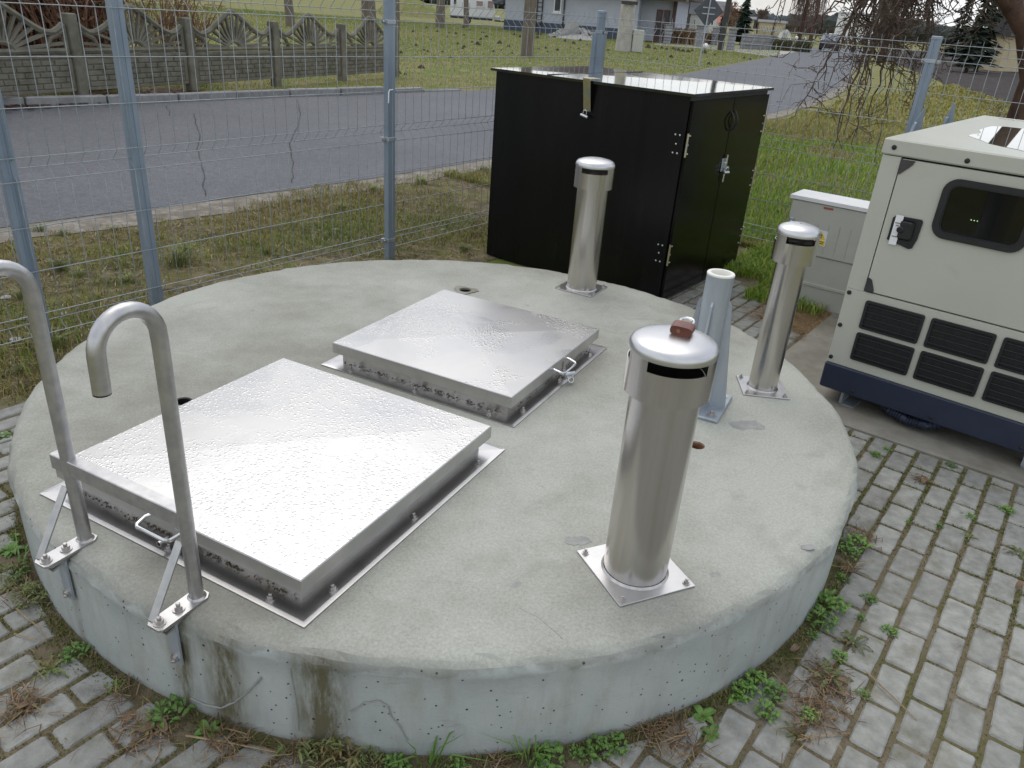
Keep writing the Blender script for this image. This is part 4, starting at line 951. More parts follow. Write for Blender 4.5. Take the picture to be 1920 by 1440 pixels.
# litter of straw and dead stems on the verge
n_ = 9000; u_ = rng.uniform(-1,9,n_); v_ = rng.uniform(-5.6,-3.22,n_); P = UV2(u_,v_); k_ = (side(P) > .3) & notslab(P) & ~((u_ > 4.17) & (u_ < 5.4) & (v_ > -3.32)) & ~((u_ < 1.0) & (v_ > -3.28)); P = P[k_]; n_ = len(P)
def flats(name, P, L, wd, mat, rnd, z, label, cat, parent=None):
    n_ = len(P); a = rng.uniform(0,2*np.pi,n_); V = np.zeros((n_,5,3)); dx, dy = np.cos(a), np.sin(a); px, py = -dy*wd/2, dx*wd/2
    zz = z+rng.uniform(0,.012,n_); ze = z+rng.uniform(0,.02,n_)
    V[:,0] = np.stack([P[:,0]+px,P[:,1]+py,zz],1); V[:,1] = np.stack([P[:,0]-px,P[:,1]-py,zz],1)
    V[:,2] = np.stack([P[:,0]+dx*L*.6+px,P[:,1]+dy*L*.6+py,(zz+ze)/2+.003],1); V[:,3] = np.stack([P[:,0]+dx*L*.6-px,P[:,1]+dy*L*.6-py,(zz+ze)/2+.003],1); V[:,4] = np.stack([P[:,0]+dx*L,P[:,1]+dy*L,ze],1)
    o = blades(name, P, np.ones(n_)*.01, np.ones(n_)*.001, mat, rnd, 0, .1, parent, label, cat); o.data.vertices.foreach_set('co', V.reshape(-1)); o.data.update(); return o
flats('dead_stems', P, rng.uniform(.02,.11,n_), rng.uniform(.002,.005,n_), mat_blade('dead_stem', [(0,(.10,.06,.03)),(.5,(.22,.16,.09)),(1,(.36,.29,.18))]), rng.uniform(0,1,n_), .006, 'dead straw and stems scattered over the verge', 'straw')
# lush grass beyond the rear fence
n_ = 190000; u_ = 6.0+rng.power(.62,n_)**1.6*12; v_ = rng.uniform(-5.7,2.6,n_); P = UV2(u_,v_)
gz = vnoise(P,.9,11); lush = (gz*1.5+.35-.11*np.abs(u_-8.2)-.16*np.clip(v_+.6,0,9)+.35*vnoise(P,3.5,12)) 
lush = np.where((v_ < -3.75) & (u_ < 8.5), lush-1.2, lush); keep = (side(P) > .35+.2*vnoise(P,3,3)) & (rng.uniform(0,1,n_) < .9) & ~((v_ < -3.7) & (u_ < 7.5) & (rng.uniform(0,1,n_) < .7)); P, lush, u_ = P[keep], lush[keep], u_[keep]
L = lush > 0
def zone(name, P, mat, h0, h1, w0, w1, mean, sd_, label, z=.004, lean=.8):
    n_ = len(P); d = np.hypot(P[:,0],P[:,1]); f = 1+np.clip((d-9)/14,0,2.5)
    return blades(name, P, rng.uniform(h0,h1,n_)*(1+.4*np.clip(vnoise(P,2.2,31),-.6,1)), rng.uniform(w0,w1,n_)*f, mat, mean+rng.normal(0,sd_,n_), z, lean, None, label, 'grass')
zone('lush_grass', P[L], m_bl_green, .04,.10,.004,.008,.46,.27,'bright green grass growing behind the rear fence')
zone('bank_grass', P[~L], m_bl_yel, .03,.08,.004,.008,.40,.25,'yellowed short grass around the green patch behind the rear fence')
n_ = 60000; u_ = rng.uniform(17,46,n_); v_ = rng.uniform(-6,9,n_); P = UV2(u_,v_); P = P[side(P) > .6]; P = P[(P[:,0] < 7.5+.28*P[:,1])]
zone('far_bank_grass', P, m_bl_yel, .04,.10,.012,.022,.45,.22,'yellow grass bank between the road and the dark field')
# grass inside the yard near the electricity cabinet
n_ = 26000; u_ = rng.uniform(4.55,6.1,n_); v_ = rng.uniform(-1.95,-.95,n_); P = UV2(u_,v_)
keep = ((u_ > 5.12+.12*vnoise(P,5,8)) | ((np.abs(v_+1.52) < .07) & (u_ > 4.72)) | ((u_ < 4.87) & (u_ > 4.72) & (v_ > -1.5) & (v_ < -1.1) & (rng.uniform(0,1,n_) < .5))) & ~((u_ > 4.87) & (u_ < 5.13) & (v_ > -1.48)) ; P = P[keep]; n_ = len(P)
blades('yard_grass', P, rng.uniform(.03,.12,n_), rng.uniform(.004,.007,n_), m_bl_green, .5+rng.normal(0,.25,n_), .006, .9, None, 'green grass tufts around the foot of the grey electricity cabinet', 'grass')
n_ = 6500; u_ = rng.uniform(4.42,4.88,n_); v_ = rng.normal(-1.10,.13,n_); flats('straw_heap', UV2(u_,v_), rng.uniform(.05,.16,n_), rng.uniform(.002,.004,n_), mat_blade('straw_pale', [(0,(.16,.09,.04)),(.5,(.28,.19,.10)),(1,(.38,.28,.16))]), rng.uniform(0,1,n_), .01, 'pale dry straw heaped between electricity cabinet and generator', 'straw')
# strip behind the kerb and the meadow
n_ = 230000; d = 11+rng.power(1.15,n_)*62; bt = rng.uniform(R(-40),R(16),n_); P = np.stack([d*np.sin(bt), d*np.cos(bt)],1)
hx = 1.75*P[:,1]**0*0
keep = (sidef(P) > .18) & (P[:,1] > 9); P = P[keep]; d = d[keep]; n_ = len(P)
f = np.clip(d/16,1,4.5); near = np.clip(1-(d-12)/9,0,1)
blades('meadow_grass', P, rng.uniform(.022,.05,n_)*(1+.5*near), rng.uniform(.005,.009,n_)*f, m_bl_mead, np.clip(.38+rng.normal(0,.18,n_)+.30*vnoise(P,.35,21)-.25*near,0,1), .0, .7, None, 'green and yellow grass of the meadow across the road', 'grass')
# stiff grass tufts at the verge by the slab edge
def tuft_mesh(n_, h, spread, w_):
    b = MB()
    for i in range(n_):
        a = random.uniform(0,6.28); r_ = random.uniform(0,spread*.55); L = h*random.uniform(.45,1.1); ln = random.uniform(.3,1.25)*L; x, y = r_*math.cos(a), r_*math.sin(a); dx, dy = math.cos(a), math.sin(a)
        px, py = -dy*w_/2, dx*w_/2
        b.add([(x+px,y+py,0),(x-px,y-py,0),(x+dx*ln*.3+px,y+dy*ln*.3+py,L*.6),(x+dx*ln*.3-px,y+dy*ln*.3-py,L*.6),(x+dx*ln,y+dy*ln,L*.85)], [(0,1,3,2),(2,3,4)])
    return b
tuft = [tuft_mesh(90,.10,.10,.0035).mesh('grass_tuft'), tuft_mesh(60,.075,.08,.003).mesh('grass_tuft')]
m_tuft = M('tuft_green', (.12,.17,.035), (.22,.23,.075), 40, .6, 0, 0, rv=.3)
for t_ in tuft: t_.materials.append(m_tuft)
for px, py, s_ in ((338,500,1.3),(350,478,.9),(500,478,.8),(120,442,.9),(75,435,.8),(150,520,.9),(115,508,.9),(45,560,.9),(100,655,1.0),(265,440,.8),(215,435,.6),(640,395,.8),(560,380,.7),(790,345,1.1),(850,330,1.2),(905,322,1.1),(870,470,.7),(40,700,.8),(240,530,.7),(700,360,.8)):
    p = G(px,py); o = bpy.data.objects.new('grass_tuft', random.choice(tuft)); col.objects.link(o); o.location = (p.x,p.y,.004); o.rotation_euler = (0,0,random.uniform(0,6)); o.scale = (s_,s_,s_*random.uniform(.8,1.1))
    tag(o, 'tuft of green grass on the dry verge '+('left of the leftmost fence post' if px < 90 else 'between the two left fence posts' if px < 290 else 'right of the second fence post' if px < 600 else 'beside the clamped fence post' if px < 760 else 'near the black cabinet'), 'grass tuft', 'grass tufts on the verge')
# pale stones on the verge
stn = MB(); 
def stone_mesh(seed):
    r2 = random.Random(seed); b = MB(); pr = []
    for j_, (rr, z) in enumerate(((.3,-.3),(.85,-.1),(1,.15),(.8,.42),(.35,.58))): pr.append((rr,z))
    b.lathe(pr, 7); b.v = [(x*r2.uniform(.75,1.2), y*r2.uniform(.75,1.2), z*r2.uniform(.8,1.2)) for x,y,z in b.v]; return b.mesh('stone')
sm = [stone_mesh(i) for i in range(4)]
m_stone = M('pale_stone', (.20,.20,.19), (.40,.39,.375), 20, .8, 0, .3, 60, rv=.2)
for s_ in sm: s_.materials.append(m_stone)
for px, py, r_ in ((630,432,.03),(600,434,.018),(830,432,.022),(818,398,.016),(700,405,.012),(745,400,.014),(55,480,.03),(30,640,.035),(45,600,.022),(120,590,.02),(75,580,.018),(440,425,.014),(770,420,.013),(880,415,.014),(12,560,.03)):
    p = G(px,py); o = bpy.data.objects.new('stone', random.choice(sm)); col.objects.link(o); o.location = (p.x,p.y,.006); o.scale = (r_,r_*.8,r_*.6); o.rotation_euler = (0,0,random.uniform(0,6)); tag(o, 'pale stone lying in the verge grass beside the wire fence', 'stone', 'stones on the verge')

# moss and tiny plants in the paving joints
def on_paving(u_, v_): return ((u_ < 3.36) | (v_ < -1.08)) & ~((v_ < -2.15) & (u_ > 1.05)) & ~((u_ > 4.15) & (v_ < -1.95)) & (u_ < 5.05)
n_ = 200000; u_ = rng.uniform(-.4,5.0,n_); v_ = rng.uniform(-3.2,1.6,n_); s_ = rng.uniform(0,1,n_) < .62
kk = np.round((v_-V0)/PITCHV); vj = V0+kk*PITCHV+rng.normal(0,.0042,n_); ci = np.floor((v_-V0)/PITCHV)
uj = U0+(np.round((u_-U0)/PITCHU-np.where(ci % 2 == 1,.5,0))+np.where(ci % 2 == 1,.5,0))*PITCHU+rng.normal(0,.0038,n_)
u_, v_ = np.where(s_,u_,uj), np.where(s_,vj,v_); P = UV2(u_,v_); mo = vnoise(P,4,41)
keep = on_paving(u_,v_) & notslab(P,.004) & (rng.uniform(0,1,n_) < np.clip(.6+.75*mo,.15,1)); P = P[keep]; mo = mo[keep]; n_ = len(P)
blades('joint_moss', P, rng.uniform(.004,.010,n_)*(1+.8*np.clip(mo,0,1)), rng.uniform(.002,.0045,n_), m_moss, np.clip(.60+rng.normal(0,.2,n_)-.33*mo,0,1), .0105, 1.1, pv)
# soil and moss fillet at the foot of the slab
n_ = 26000; a = rng.uniform(0,2*np.pi,n_); r_ = SR+.002+np.abs(rng.normal(0,.028,n_)); P = np.stack([CX+r_*np.cos(a), CY+r_*np.sin(a)],1); mo = vnoise(P,6,51); keep = rng.uniform(0,1,n_) < np.clip(.45+.8*mo,.08,1); P = P[keep]; n_ = len(P)
blades('slab_foot_moss', P, rng.uniform(.008,.024,n_), rng.uniform(.002,.005,n_), m_moss, np.clip(.5+rng.normal(0,.25,n_),0,1), .006, 1.0, pv)

# weeds
def leaf(b, L, w_, a, lift, droop, tooth=0, seg=6, curlz=0, x0=0, y0=0, z0=.004):
    L_, R_ = [], []
    for i in range(seg+1):
        t_ = i/seg; ww = w_*math.sin(math.pi*min(1,.12+t_*.88))**.8*(1 if not tooth else (1 if i % 2 else tooth)); d = t_*L
        z = z0+lift*math.sin(t_*math.pi*.6)*L-droop*t_*t_*L; x = x0+d*math.cos(a); y = y0+d*math.sin(a); px, py = -math.sin(a)*ww/2, math.cos(a)*ww/2
        L_.append((x+px,y+py,z+ww*.15)); R_.append((x-px,y-py,z+ww*.15)); 
    C_ = [((l[0]+r_[0])/2,(l[1]+r_[1])/2,l[2]-abs(w_)*.12) for l, r_ in zip(L_,R_)]; k = seg+1
    b.add(L_+C_+R_, [(i,k+i,k+i+1,i+1) for i in range(seg)]+[(k+i,2*k+i,2*k+i+1,k+i+1) for i in range(seg)])
def rosette(n_, L, w_, tooth):
    b = MB()
    for i in range(n_): leaf(b, L*random.uniform(.6,1.1), w_*random.uniform(.8,1.2), 2*math.pi*i/n_+random.uniform(-.25,.25), random.uniform(.15,.55), random.uniform(.2,.5), tooth, 10 if tooth else 6)
    return b
def clump(n_, R0, L, w_, h):
    b = MB()
    for i in range(n_):
        a = random.uniform(0,6.28); r_ = R0*math.sqrt(random.random()); z = h*random.uniform(.1,1)*(1-.5*r_/R0)
        leaf(b, L*random.uniform(.6,1.2), w_*random.uniform(.7,1.2), random.uniform(0,6.28), random.uniform(.2,.6), random.uniform(.1,.5), 0, 4, 0, r_*math.cos(a), r_*math.sin(a), .004+z)
    for i in range(n_//6):
        a = random.uniform(0,6.28); r_ = R0*.7*random.random(); b.tube([(0,0,0),(r_*math.cos(a),r_*math.sin(a),h*.8)], .0015, 4, False)
    return b
KIND = {'dandelion': [(rosette(13,.075,.016,.35), m_weedd), (rosette(11,.062,.014,.4), m_weedd)], 'leafy': [(clump(46,.045,.024,.012,.05), m_weed), (clump(34,.034,.018,.009,.035), m_weed)], 'broad': [(rosette(12,.055,.022,0), m_weed), (rosette(9,.045,.019,0), m_weed)], 'ferny': [(clump(120,.06,.026,.005,.05), m_weedd)]}
LAB = {'dandelion': ('flat dandelion rosette', 'dandelion rosettes in the paving'), 'leafy': ('small leafy green weed', 'leafy weeds in the paving'), 'broad': ('broad-leaved green weed', 'broad-leaved weeds by the slab'), 'ferny': ('feathery dark green weed', 'feathery weeds by the slab')}
KM = {}
def whereabouts(px, py):
    if py < 700: return 'behind the slab near the electricity cabinet'
    if px > 1620 and py < 1060: return 'in front of the generator'
    if px < 70: return 'at the left edge of the picture'
    if px < 180: return 'left of the ladder rails'
    if px < 480: return 'below the ladder rails'
    if px < 730: return 'below the front hatch'
    if px < 1000: return 'under the middle of the slab front'
    if px < 1200: return 'left of the nearest vent pipe foot'
    if px < 1420: return 'below the nearest vent pipe'
    if py > 1250: return 'in the lower right paving'
    if py > 1130: return 'right of the nearest vent pipe'
    return 'under the right rim of the slab'
for k_, l_ in KIND.items():
    KM[k_] = []
    for b, mt_ in l_:
        me = b.mesh('weed'); me.materials.append(mt_); KM[k_].append(me)
for kind, px, py, s_ in (('dandelion',100,1262,1.25),('dandelion',290,1365,1.25),('dandelion',45,1335,.8),('dandelion',1553,1280,1.25),('dandelion',1595,1213,1.0),('dandelion',1730,910,.7),('dandelion',1815,1012,.7),('dandelion',1905,1045,.8),('dandelion',20,1110,1.0),('dandelion',1490,1385,.9),
    ('broad',400,1370,1.0),('broad',1310,1345,1.25),('broad',1365,1305,.9),('broad',1330,1385,1.1),('broad',535,1405,.7),('broad',25,1040,1.1),('broad',45,1010,.9),('broad',8,825,1.0),
    ('leafy',235,1285,.8),('leafy',340,1330,1.1),('leafy',1545,1145,1.4),('leafy',1535,1175,1.1),('leafy',1565,1090,.9),('leafy',1600,1030,1.1),('leafy',1590,1045,.9),('leafy',1405,1285,1.0),('leafy',1380,1300,.8),('leafy',1450,1310,.8),('leafy',1435,1345,.8),('leafy',1615,1312,.7),('leafy',1610,1165,.6),('leafy',1570,1240,.6),('leafy',1665,1192,.6),('leafy',1628,1132,.6),('leafy',860,1428,1.0),('leafy',1020,1415,1.0),('leafy',1110,1400,.9),('leafy',1075,1405,.8),('leafy',1140,1385,.8),('leafy',745,1435,.8),('leafy',1515,1355,.7),('leafy',1815,975,.8),('leafy',1780,880,.6),('leafy',1660,850,.7),('leafy',1640,860,.6),('leafy',1757,993,.6),('leafy',1885,965,.7),('leafy',160,1225,.8),('leafy',60,1085,1.0),('leafy',75,1110,.9),('leafy',1700,985,.5),('leafy',1525,1010+190,.7),('leafy',1500,580,.9),('leafy',1300,545,.7),
    ('ferny',630,1415,1.5),('ferny',600,1432,1.0),('ferny',60,1130,1.0),('ferny',30,1085,.9),('ferny',690,1425,.8)):
    p = G(px,py); d = math.hypot(p.x-CX,p.y-CY)
    if d < SR+.03: f_ = (SR+.035)/d; p = Vector((CX+(p.x-CX)*f_, CY+(p.y-CY)*f_, 0))
    o = bpy.data.objects.new('weed', random.choice(KM[kind])); col.objects.link(o); o.location = (p.x,p.y,.010); o.rotation_euler = (0,0,random.uniform(0,6)); o.scale = (s_*.78,)*3; tag(o, LAB[kind][0]+' '+whereabouts(px,py), 'weed', LAB[kind][1])
tm = tuft_mesh(9,.11,.03,.004).mesh('grass_tuft'); tm.materials.append(m_weed)
for px, py, s_ in ((803,1424,1.2),(985,1422,.9),(1000,1425,.8),(100,1060,.9)):
    p = G(px,py); d = math.hypot(p.x-CX,p.y-CY); f_ = max(1,(SR+.03)/d); o = bpy.data.objects.new('grass_tuft', tm); col.objects.link(o); o.location = (CX+(p.x-CX)*f_, CY+(p.y-CY)*f_, .006); o.scale = (s_,)*3; o.rotation_euler = (0,0,random.uniform(0,6)); tag(o, 'thin tuft of grass blades sprouting at the foot of the slab', 'grass tuft', 'grass tufts at the slab foot')
# dry stems, leaves and twigs on the paving
m_strawb = mat_blade('paving_straw', [(0,(.07,.04,.022)),(.5,(.17,.11,.06)),(1,(.30,.22,.13))])
n_ = 2600; u_ = rng.uniform(-.2,3.3,n_); v_ = rng.uniform(-2.6,1.2,n_); P = UV2(u_,v_); mo = vnoise(P,3,61); d = np.hypot(P[:,0]-CX,P[:,1]-CY)
k_ = (d > SR+.015) & (rng.uniform(0,1,n_) < np.clip(.15+.5*mo+.9*np.exp(-(d-SR)/.15),.05,1)); P = P[k_]; n_ = len(P)
flats('dry_stems', P, rng.uniform(.012,.06,n_), rng.uniform(.001,.003,n_), m_strawb, rng.uniform(0,1,n_), .018, None, None, pv)
cl = []
for px, py, c_, s_ in ((40,1340,90,.05),(55,1320,60,.04),(1525,1330,160,.06),(1555,1300,110,.05),(1515,1365,90,.05),(1230,1380,160,.06),(1270,1400,120,.06),(280,1390,120,.06),(60,1115,150,.06),(230,1315,60,.04),(1540,1270,60,.04),(1610,1020,110,.04),(1590,1075,50,.03),(1725,910,50,.03),(430,1395,120,.06),(560,1425,120,.05),(930,1435,90,.05),(1560,560,90,.05),(1490,640,60,.04),(1460,555,50,.04)):
    p = G(px,py); cl.append(np.stack([rng.normal(p.x,s_*.6,c_), rng.normal(p.y,s_*.6,c_)],1))
P = np.concatenate(cl); P = P[notslab(P,.01)]; n_ = len(P)
flats('dry_tangle', P, rng.uniform(.015,.07,n_), rng.uniform(.001,.003,n_), m_strawb, rng.uniform(0,1,n_), .018, None, None, pv)
for pts, r_ in (([(1445,1275),(1480,1310),(1500,1350)],.0018),([(1620,1270),(1660,1310),(1715,1360)],.0022),([(1490,1400),(1540,1390),(1590,1385)],.002),([(1490,1425),(1510,1400)],.002),([(350,1392),(430,1405),(520,1425)],.0025),([(30,1200),(90,1217),(145,1208)],.002),([(35,1155),(70,1185),(95,1210)],.0018),([(10,1105),(60,1060)],.0015),([(1555,1040),(1600,1070),(1640,1058)],.0015)):
    P = [G(x,y)+Vector((0,0,.020+random.uniform(0,.008))) for x,y in pts]; P = [q for q in P if math.hypot(q.x-CX,q.y-CY) > SR+.01]
    if len(P) > 1: o = MB().tube(P, [r_]*(len(P)-1)+[r_*.5], 5).build('dry_twig', m_straw, None, True); tag(o, 'thin dry twig lying across the paving stones', 'twig', 'dry twigs on the paving')
lm = MB(); leaf(lm, .05, .022, 0, .3, .1, 0, 5); lme = lm.mesh('dead_leaf'); lme.materials.append(m_leafdead)
for px, py in ((55,1318),(1532,1300),(1588,1292),(1478,1232),(640+160,1432),(258,1345),(315,1385),(1900,1115),(1730,905),(1725,915),(1890,1045),(300,1372),(60,1330),(1560,1310)):
    p = G(px,py); 
    if math.hypot(p.x-CX,p.y-CY) < SR+.02: continue
    o = bpy.data.objects.new('dead_leaf', lme); col.objects.link(o); o.location = (p.x,p.y,.022); o.rotation_euler = (random.uniform(-.3,.3),random.uniform(-.3,.3),random.uniform(0,6)); o.scale = (random.uniform(.6,1.1),)*3; tag(o, 'curled brown dead leaf lying on the paving', 'leaf', 'dead leaves on the paving')

# ------------------------------------------------------------------ trees
def grow(b, p, d, L, r_, depth, spread=.55, up_=.15, kids=(2,3), n_=5, wob=.18, droop=0, minr=.004, sides=5):
    pts = [p.copy()]; rs = [r_]; q = p.copy(); dd = d.copy()
    for i in range(n_):
        dd = (dd+Vector((random.gauss(0,wob),random.gauss(0,wob),random.gauss(0,wob)+up_*.3-droop))).normalized(); q = q+dd*(L/n_); pts.append(q.copy()); rs.append(max(minr, r_*(1-.6*(i+1)/n_)))
    b.tube(pts, rs, sides if r_ > .02 else 4, False)
    if depth <= 0: return
    for k in range(random.randint(*kids)):
        i = random.randint(max(1,n_//2), n_); a = Vector((random.gauss(0,1),random.gauss(0,1),random.gauss(0,.6)+up_)).normalized()
        grow(b, pts[i], (dd*(1-spread)+a*spread).normalized(), L*random.uniform(.55,.8), rs[i]*.75, depth-1, spread, up_, kids, n_, wob, droop, minr, sides)
def bare_tree(loc, h, label, group=None, depth=4, mat=None, r0=None, name='bare_tree', kids=(3,4), droop=0, minr=.012, spread=.55):
    t = empty(name, loc, random.uniform(0,6), label, 'tree', group); r0 = r0 or h*.03
    MB().tube([(0,0,-.1),(random.gauss(0,.01)*h,random.gauss(0,.01)*h,h*.16),(0,0,h*.34)], [r0*1.2,r0,r0*.8], 8).build('trunk', mat or m_bark, t, True)
    b = MB()
    for k in range(5):
        a = 2*math.pi*k/5+random.uniform(-.4,.4); grow(b, Vector((0,0,h*random.uniform(.26,.34))), Vector((math.cos(a)*.6,math.sin(a)*.6,.9)).normalized(), h*.28, r0*.55, depth, spread, .25, kids, 4, .16, droop, minr)
    b.build('crown', mat or m_bark, t); return t
m_fartwig = M('far_twig', (.10,.075,.07), (.15,.11,.10), 4, .9)
m_willow = M('willow_twig', (.115,.072,.06), (.165,.105,.085), 4, .9)

# hanging fruit tree behind the rear fence
tr = empty('weeping_tree', B(1930,150,7.1,0), 0, 'bare weeping tree with tangled drooping twigs behind the rear fence', 'tree')
T0 = tr.location.copy()
def loc(p): return p-T0
tp = [Vector((0,0,-.1)), Vector((.0,0,.7)), loc(B(1930,150,7.1)), loc(B(1922,60,7.05)), loc(B(1893,0,7.0)), loc(B(1840,-80,6.95))]
MB().tube(tp, [.10,.075,.062,.062,.07,.06], 12).build('trunk', m_bark, tr, True)
cb_ = MB()
def droopline(p0, p1, sag, n_, r0, r1, wob):
    pts = []; rs = []
    for i in range(n_+1):
        t_ = i/n_; p = p0.lerp(p1, t_)+Vector((0,0,sag*math.sin(t_*math.pi)))
        if 0 < i: p += Vector((random.gauss(0,wob),random.gauss(0,wob),random.gauss(0,wob)))
        pts.append(p); rs.append(r0+(r1-r0)*t_)
    return pts, rs
def twig(b, p, d, L, r_, depth):
    n_ = max(3,int(L/.05)); pts = [p]; q = p.copy(); dd = d.normalized()
    for i in range(n_):
        dd = (dd+Vector((random.gauss(0,.28),random.gauss(0,.28),random.gauss(0,.28)))).normalized(); q = q+dd*(L/n_); pts.append(q.copy())
    b.tube(pts, [max(.0012, r_*(1-.6*i/n_)) for i in range(n_+1)], 4, False)
    for k in range(random.randint(1,4)):                    # short spurs with buds
        i = random.randint(0,n_); sdv = Vector((random.gauss(0,1),random.gauss(0,1),random.gauss(0,1))).normalized(); e = pts[i]+sdv*random.uniform(.015,.045); b.tube([pts[i], e], [r_*.7, r_*.5], 4, False); b.tube([e, e+sdv*.012], [.0035,.0012], 4, False)
    if depth > 0:
        for k in range(random.randint(1,3)):
            i = random.randint(n_//3, n_); a = Vector((random.gauss(0,1),random.gauss(0,1),random.gauss(0,1)-.15)).normalized(); twig(b, pts[i], dd*.55+a*.6, L*random.uniform(.4,.7), r_*.65, depth-1)
crown_pt = loc(B(1830,-110,6.95))
limbs = []
for i in range(24):
    x0 = random.choice([random.uniform(1600,1720), random.uniform(1640,1900), random.uniform(1640,1760)]); d0 = random.uniform(6.6,8.6)
    x1 = x0-random.uniform(20,110)*(.7 if x0 > 1780 else 1); y1 = random.uniform(120,300) if x0 < 1780 else random.uniform(20,120)
    limbs.append((x0, random.uniform(-150,-60), d0, x1, y1, d0+random.uniform(-.5,.4)))
limbs += [(random.uniform(1700,1915), random.uniform(-120,-60), random.uniform(6.4,8.2), random.uniform(1660,1900), random.uniform(10,90), random.uniform(6.4,8.2)) for _ in range(11)]
limbs += [(1690,-80,7.2,1585,250,6.9),(1675,-80,7.3,1560,285,6.9),(1660,-70,7.6,1480,235,7.2),(1650,-60,7.3,1530,165,7.0),(1700,-60,7.0,1625,225,6.8),(1610,-60,7.8,1445,15,7.5),(1640,-60,7.4,1470,110,7.3)]
for x0, y0, d0, x1, y1, d1 in limbs:
    p0, p1 = loc(B(x0,y0,d0)), loc(B(x1,y1,d1)); thick = random.uniform(.008,.020)
    pts, rs = droopline(p0, p1, random.uniform(.02,.10), 16, thick, .003, .018); cb_.tube(pts, rs, 5, False)
    pa, ra = droopline(crown_pt, p0, random.uniform(.1,.5), 6, .03, thick, .03); cb_.tube(pa, ra, 5, False)
    for k in range(random.randint(6,10)):
        i = random.randint(1,16); dd = (pts[min(i+1,16)]-pts[i-1]).normalized(); a = Vector((random.gauss(0,1),random.gauss(0,1),random.gauss(-.1,.8))).normalized(); twig(cb_, pts[i], dd*.5+a*.8, random.uniform(.12,.38), rs[i]*.5+.0012, 1)
cb_.build('crown', m_twig, tr)

# ------------------------------------------------------------------ brown bush behind the concrete fence
def bush(loc_, w_, d_, h, n_, mat, label, name='bush', cat='bush', leafm=None, minr=.004, arch=.6, group=None, base=0):
    t = empty(name, loc_, 0, label, cat, group); b = MB()
    for i in range(n_):
        x, y = random.uniform(-w_/2,w_/2), random.uniform(-d_/2,d_/2); L = h*random.uniform(.6,1.15); a = random.uniform(0,6.28); ln = L*random.uniform(.1,arch)
        pts = [Vector((x,y,base)), Vector((x+math.cos(a)*ln*.25,y+math.sin(a)*ln*.25,L*.5)), Vector((x+math.cos(a)*ln*.7,y+math.sin(a)*ln*.7,L*.85)), Vector((x+math.cos(a)*ln*1.3,y+math.sin(a)*ln*1.3,L*random.uniform(.7,1)))]
        b.tube(pts, [minr*2,minr*1.6,minr*1.2,minr*.7], 4, False)
        for k in range(4):
            p = pts[random.randint(1,2)].lerp(pts[3], random.random()); e = p+Vector((random.gauss(0,.12),random.gauss(0,.12),random.gauss(.02,.12)))*h*.6; b.tube([p,e],[minr,minr*.5],4,False)
    b.build('stems', mat, t)
    if leafm:
        n2 = n_*14; V = []; F = []
        for i in range(n2):
            x, y, z = random.uniform(-w_/2,w_/2), random.uniform(-d_/2,d_/2), h*random.betavariate(2,1.4); s_ = random.uniform(.015,.035)*h; u1 = Vector((random.gauss(0,1),random.gauss(0,1),random.gauss(0,1))).normalized(); u2 = u1.orthogonal().normalized(); p = Vector((x,y,z)); k = len(V); V += [p, p+u1*s_+u2*s_*.4, p+u1*s_*1.8, p+u1*s_-u2*s_*.4]; F.append((k,k+1,k+2,k+3))
        MB().add(V,F).build('foliage', leafm, t)
    return t
m_bbrush = M('brown_brush', (.15,.08,.05), (.30,.185,.12), 2, .9)
m_bleaf = M('brown_leaf', (.17,.08,.045), (.27,.145,.08), 3, .9)
for k_, (i, off, lab) in enumerate(((-1.0,1.9,'dense reddish brown leafless hedge bush behind the concrete fence, leftmost'),(.45,2.0,'reddish brown leafless hedge bush behind the second sunburst panel'))):
    p = cf0+cfd*(i)+Vector((-.93,.375,0))*off
    bush(p, 2.4, 1.4, 2.3, 520, m_bbrush, lab, leafm=m_bleaf, minr=.006)
bush(cf0+cfd*1.55+Vector((-.93,.375,0))*1.5, 1.0, 1.0, 1.7, 110, m_bbrush, 'thin brown bush beside the clear meadow behind the concrete fence', minr=.005)
# leaf heap under the fence
n_ = 5000; t_ = rng.uniform(-3,1.05,n_); P = np.stack([cf0.x+cfd.x*t_+rng.normal(-.1,.22,n_), cf0.y+cfd.y*t_+rng.normal(.05,.22,n_)],1)
flats('fallen_leaves', P, rng.uniform(.04,.10,n_), rng.uniform(.03,.05,n_), mat_blade('fallen_leaf', [(0,(.035,.018,.012)),(.6,(.08,.042,.028)),(1,(.13,.075,.045))]), rng.uniform(0,1,n_), .03, 'dark brown fallen leaves heaped under the concrete fence', 'leaves')

